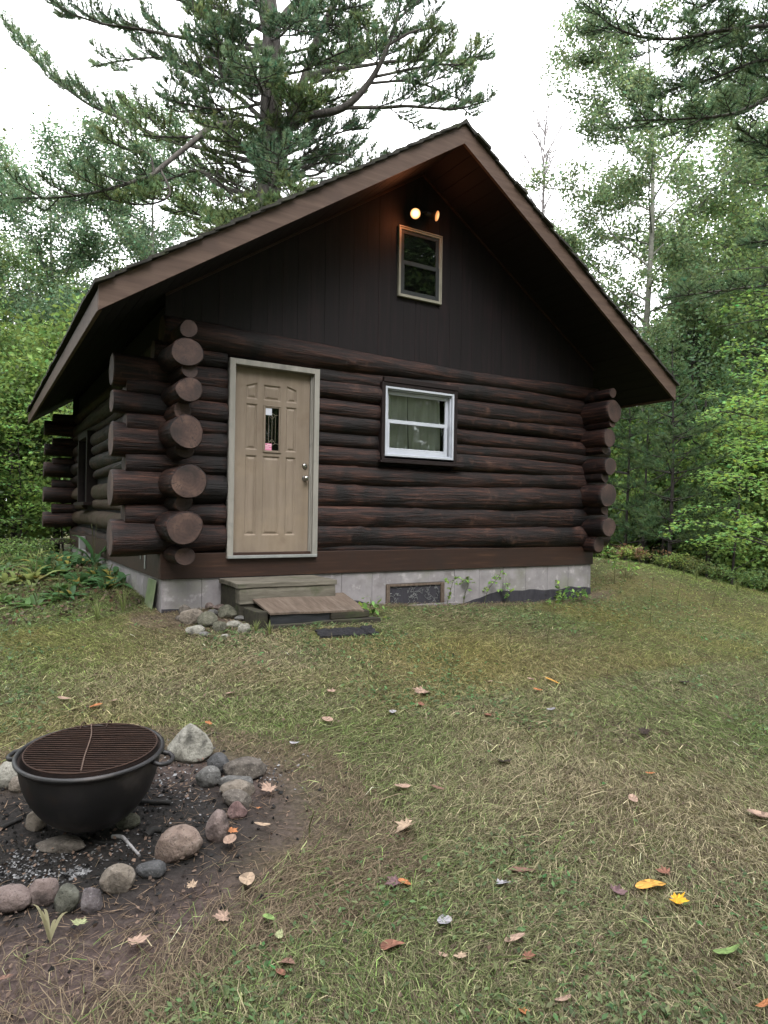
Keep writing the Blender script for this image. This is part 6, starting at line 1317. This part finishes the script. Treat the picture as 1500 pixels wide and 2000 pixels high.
    V = np.stack([P-D*s, P+S*s*.7+Nn*s*.3, P+D*s, P-S*s*.6], 1).reshape(-1, 3); c = np.array([.125, .088, .068])*r_.uniform(.25, 1.5, (n, 1)); mb.add(V, np.arange(4*n).reshape(-1, 4), 0, False, c)
    tag(mb.build('leaf_litter', M['dryleaf']), 'crumbs of dead brown leaves caught in the grass', 'leaf litter', kind='stuff')
lawn()

# ------------------------------------------------------------------ broad leaved plants along the left wall
PGp = 'broad bladed plants in the bed along the left wall'
def lily(seed, col, n=13, hh=.30):
    r_ = np.random.RandomState(seed); lf, stm = MB(), MB()
    for k in range(n):
        a = r_.uniform(0, 6.28); el = r_.uniform(.35, 1.25); L_ = hh*r_.uniform(.6, 1.15); d = np.array([math.cos(a), math.sin(a), 0]); t = np.linspace(0, 1, 8)
        P = np.stack([d[0]*L_*(math.cos(el)*t+.35*t*t), d[1]*L_*(math.cos(el)*t+.35*t*t), L_*(math.sin(el)*t*1.15-.45*t**2.2)], -1)+np.array([r_.normal(0, .04), r_.normal(0, .04), 0])
        S = np.array([-d[1], d[0], 0])*(.045*hh/.30*r_.uniform(.7, 1.1)); wv = (np.sin(np.pi*np.clip(t*.92+.06, 0, 1))**.8*np.where(t < .2, .4, 1))[:, None]; up = np.array([0, 0, .012])*wv
        V = np.vstack([P-S*wv+up, P, P+S*wv+up]); i = np.arange(7); c = np.array(col)*r_.uniform(.6, 1.4); 
        if r_.uniform() < .13: c = np.array([.30, .27, .07])*r_.uniform(.6, 1.2)
        lf.add(V, np.vstack([np.stack([i, i+1, 9+i, 8+i], -1), np.stack([8+i, 9+i, 17+i, 16+i], -1)]), 0, True, c.clip(.01, .6))
    for k in range(3): a = r_.uniform(0, 6.28); tube(stm, spline([(0, 0, 0), (.02*math.cos(a), .02*math.sin(a), hh*.4), (.06*math.cos(a), .06*math.sin(a), hh*.75)], 5), .004, 5)
    return lf, stm
lil = []
for q, (c_, n_) in enumerate((((.055, .13, .050), 13), ((.085, .165, .050), 12), ((.14, .18, .06), 11))):
    lf, stm = lily(80+q, c_, n_); lil.append((lf, stm))
lsrc = [None]*3; r9 = random.Random(4); cnt = 0
LBL = ['dark green broad bladed plant nearest the left foundation wall', 'mid green broad bladed plant in the bed left of the cabin', 'yellowing broad bladed plant in the bed left of the cabin']
for k in range(330):
    x = -r9.uniform(.12, 4.6); y = r9.uniform(.6, 6.5)
    if y < .9+.0*x and x > -.5: continue
    if (x+1.9)**2/4.6+(y-3.5)**2/7.5 > 1.1: continue
    kd = 0 if x > -.75 else (1 if r9.random() < .5 else 2); loc = (x, y, gz(x, y)-.01); rz = r9.uniform(0, 6.28); sc = r9.uniform(.65, 1.1)*(1.05 if x > -1 else .8)
    if lsrc[kd] is None:
        lf, stm = lil[kd]; root = tag(empty('bed_plant', loc, rz), LBL[kd], 'plant', PGp); root.scale = (sc,)*3; lf.build('leaves', M['leaf'], root); stm.build('stem', M['stem'], root); lsrc[kd] = root
    else: copy_tree(lsrc[kd], loc, rz, sc)
# dry litter in the bed
mb = MB(); r_ = np.random.RandomState(8); n = 2600; C = np.stack([r_.uniform(-2.6, -.08, n), r_.uniform(.2, 4.2, n), 0*np.zeros(n)], -1); C[:, 2] = hgt(C[:, 0], C[:, 1])+r_.uniform(.0, .06, n); leaf_quads(mb, C, .06, r_, (.085, .060, .040), .4, .8)
tag(mb.build('bed_litter', M['dryleaf']), 'brown dead leaves under the plants of the bed by the left wall', 'leaf litter', kind='stuff')
# one tall upright iris-like plant against the wall
g = (-.16, 3.4, gz(-.16, 3.4)); lf, stm = lily(91, (.055, .13, .05), 9, .62); root = tag(empty('tall_plant', g, 0), 'tall upright plant with long pointed blades against the left wall', 'plant'); root.scale = (.75, .75, 1.35); lf.build('leaves', M['leaf'], root); stm.build('stem', M['stem'], root)

# ------------------------------------------------------------------ spindly weeds
WG = 'spindly weeds on the lawn'
def weed(px, py, hpx, label, kind='leafy', lean=0.0, name='weed'):
    g, t = ground_at(px, py); h = hpx*t/FPX; r_ = np.random.RandomState(int(px)); stm, lf = MB(), MB(); d = np.array([CR[0], CR[1], 0])*lean*h; P = spline([(0, 0, 0), d*.3+[0, 0, h*.4], d*.7+r_.normal(0, .02, 3)+[0, 0, h*.75], d+[0, 0, h]], 12); tube(stm, P, np.linspace(.004, .002, len(P)), 5)
    if kind == 'leafy':
        C = []
        for k in range(9):
            q = P[r_.randint(3, len(P))]; e = q+unit(r_.normal(size=3)*[1, 1, .3])*r_.uniform(.04, .11); tube(stm, [q, (q+e)/2+[0, 0, .01], e], .0018, 4); C += [e, (q+e)/2]
        C = np.repeat(np.array(C), 2, 0)+r_.normal(0, .012, (len(C)*2, 3)); leaf_quads(lf, C, .055, r_, (.16, .28, .07), .25, 1.0)
    elif kind == 'bush':
        C = r_.normal(size=(46, 3))*[.09, .09, .05]+[0, 0, h*.55]; leaf_quads(lf, C, .075, r_, (.13, .25, .06), .3, 1.2)
        for k in range(6): e = C[k*3]; tube(stm, [(0, 0, 0), e*.5+[0, 0, .01], e], .002, 4)
    elif kind == 'seed':
        C = P[-1]+r_.normal(size=(16, 3))*[.008, .008, .02]; leaf_quads(lf, C, .016, r_, (.06, .045, .03), .3)
    else:
        for k in range(26):
            a = r_.uniform(0, 6.28); b = r_.uniform(.1, .55); e = np.array([math.cos(a)*h*b, math.sin(a)*h*b, h*r_.uniform(.6, 1)]); Q = spline([(0, 0, 0), e*[.35, .35, .6], e], 6); S = unit(np.cross(e, [0, 0, 1.0]))*.004; wv = np.linspace(1, .1, len(Q))[:, None]; n = len(Q); i = np.arange(n-1); lf.add(np.vstack([Q-S*wv, Q+S*wv]), np.stack([i, i+1, n+i+1, n+i], -1), 0, True, np.array([.16, .20, .07])*r_.uniform(.6, 1.4))
    root = tag(empty(name, g, 0), label, 'plant', WG if name == 'weed' else None); stm.build('stem', M['stem'], root); lf.build('leaves', M['leaf'], root); return root
weed(872, 1185, 60, 'spindly leafy weed just right of the basement window', lean=.3); weed(905, 1180, 52, 'leafy weed second to the right of the basement window', lean=.2); weed(945, 1180, 74, 'taller bare stemmed weed against the whitewashed foundation', 'leafy', .4)
weed(1080, 1198, 62, 'pale stemmed weed standing alone before the tar coating', lean=.1); weed(990, 1180, 40, 'low weed with light leaves against the tar coating'); weed(1098, 1176, 24, 'low leafy clump at the tar coating right of the lone weed', 'bush'); weed(1136, 1176, 26, 'leafy clump by the right corner of the foundation', 'bush')
weed(722, 1206, 40, 'bright green weed beside the right end of the platform', 'bush'); weed(1092, 1120, 30, 'weed top leaning over the rim board near the right corner'); weed(1182, 1100, 36, 'bright shrubby weed right behind the cabin corner', 'bush'); weed(1200, 1140, 60, 'thin yellow green weed on the bank right of the cabin'); weed(1222, 1130, 40, 'yellow green bushy weed on the bank', 'bush')
weed(880, 1336, 56, 'thin dark stalk with seed head at mid lawn left', 'seed', .1); weed(1070, 1262, 60, 'dark seed stalk before the foundation', 'seed'); weed(1000, 1290, 44, 'short dark seed stalk at mid lawn', 'seed', -.1); weed(1270, 1220, 90, 'tall dark stalk on the right part of the lawn', 'seed', .05); weed(1320, 1190, 70, 'dark stalk near the right slope', 'seed', .2); weed(1390, 1190, 70, 'dark leaning stalk on the right slope', 'seed', .3)
weed(995, 1700, 72, 'thin black stalk in the lower middle lawn', 'seed', .05); weed(605, 1640, 60, 'thin black stalk right of the fire ring', 'seed', -.05); weed(1062, 1480, 60, 'slanting black stalk at mid lawn', 'seed', -.5); weed(920, 1450, 70, 'slanting dark stalk left of the mid lawn one', 'seed', .3)
weed(527, 1243, 34, 'grass tuft at the foot of the stone heap', 'tuft'); weed(500, 1240, 28, 'grass tuft left of the step corner', 'tuft'); weed(240, 1200, 70, 'dense grass tuft before the left bed', 'tuft'); weed(190, 1215, 50, 'grass tuft at the left of the bed', 'tuft'); weed(1440, 1158, 34, 'pale grass tuft on the right crest', 'tuft'); weed(1360, 1135, 30, 'grass tuft on the crest in the middle', 'tuft')
# bracken and brown ferns on the crest
FGn = 'ferns and brush along the crest of the lawn'
def fern(px, d, col, label, sc=1.0):
    p = at(px, 1000, d); g = (p[0], p[1], gz(p[0], p[1])); r_ = np.random.RandomState(int(abs(px)*3)); lf, stm = MB(), MB()
    for k in range(9):
        a = r_.uniform(0, 6.28); L_ = .55*sc*r_.uniform(.6, 1.1); dd = np.array([math.cos(a), math.sin(a), 0]); P = spline([(0, 0, 0), dd*L_*.3+[0, 0, L_*.55], dd*L_*.8+[0, 0, L_*.65], dd*L_*1.1+[0, 0, L_*.45]], 12); tube(stm, P, .003, 4); C = np.repeat(P[3:], 7, 0)+r_.normal(0, .035, (len(P[3:])*7, 3)); leaf_quads(lf, C, .05, r_, col, .35, 1.0)
    root = tag(empty('fern', g, 0), label, 'fern', FGn); stm.build('stem', M['stem'], root); lf.build('leaves', M['leaf'], root)
for px, d, col, lab, sc in ((1255, 12.9, (.20, .13, .07), 'rust brown withered fern on the crest right of the cabin', .9), (1300, 12.6, (.18, .25, .07), 'green brush on the crest right of the rust brown fern', .8), (1330, 12.9, (.19, .22, .09), 'pale green brush in the middle of the crest', 1.0), (1365, 12.7, (.16, .20, .08), 'dull green brush right of the pale green brush on the crest', .8), (1400, 12.6, (.14, .22, .07), 'green fern on the right crest', .9), (1450, 12.4, (.13, .21, .07), 'green fern near the right picture edge', 1.0), (1490, 12.2, (.12, .2, .07), 'green fern cut by the right picture edge', 1.0), (1210, 12.9, (.20, .28, .07), 'yellow green brush at the crest by the cabin corner', .7)): fern(px, d, col, lab, sc)
# forest floor brush on the left edge
for px, d, lab in ((30, 11.2, 'green brush at the far end of the left bed'), (90, 12.0, 'green brush behind the left bed near the rear beam'), (-20, 10.5, 'green brush at the left picture edge')): fern(px, d, (.11, .19, .055), lab, 1.1)
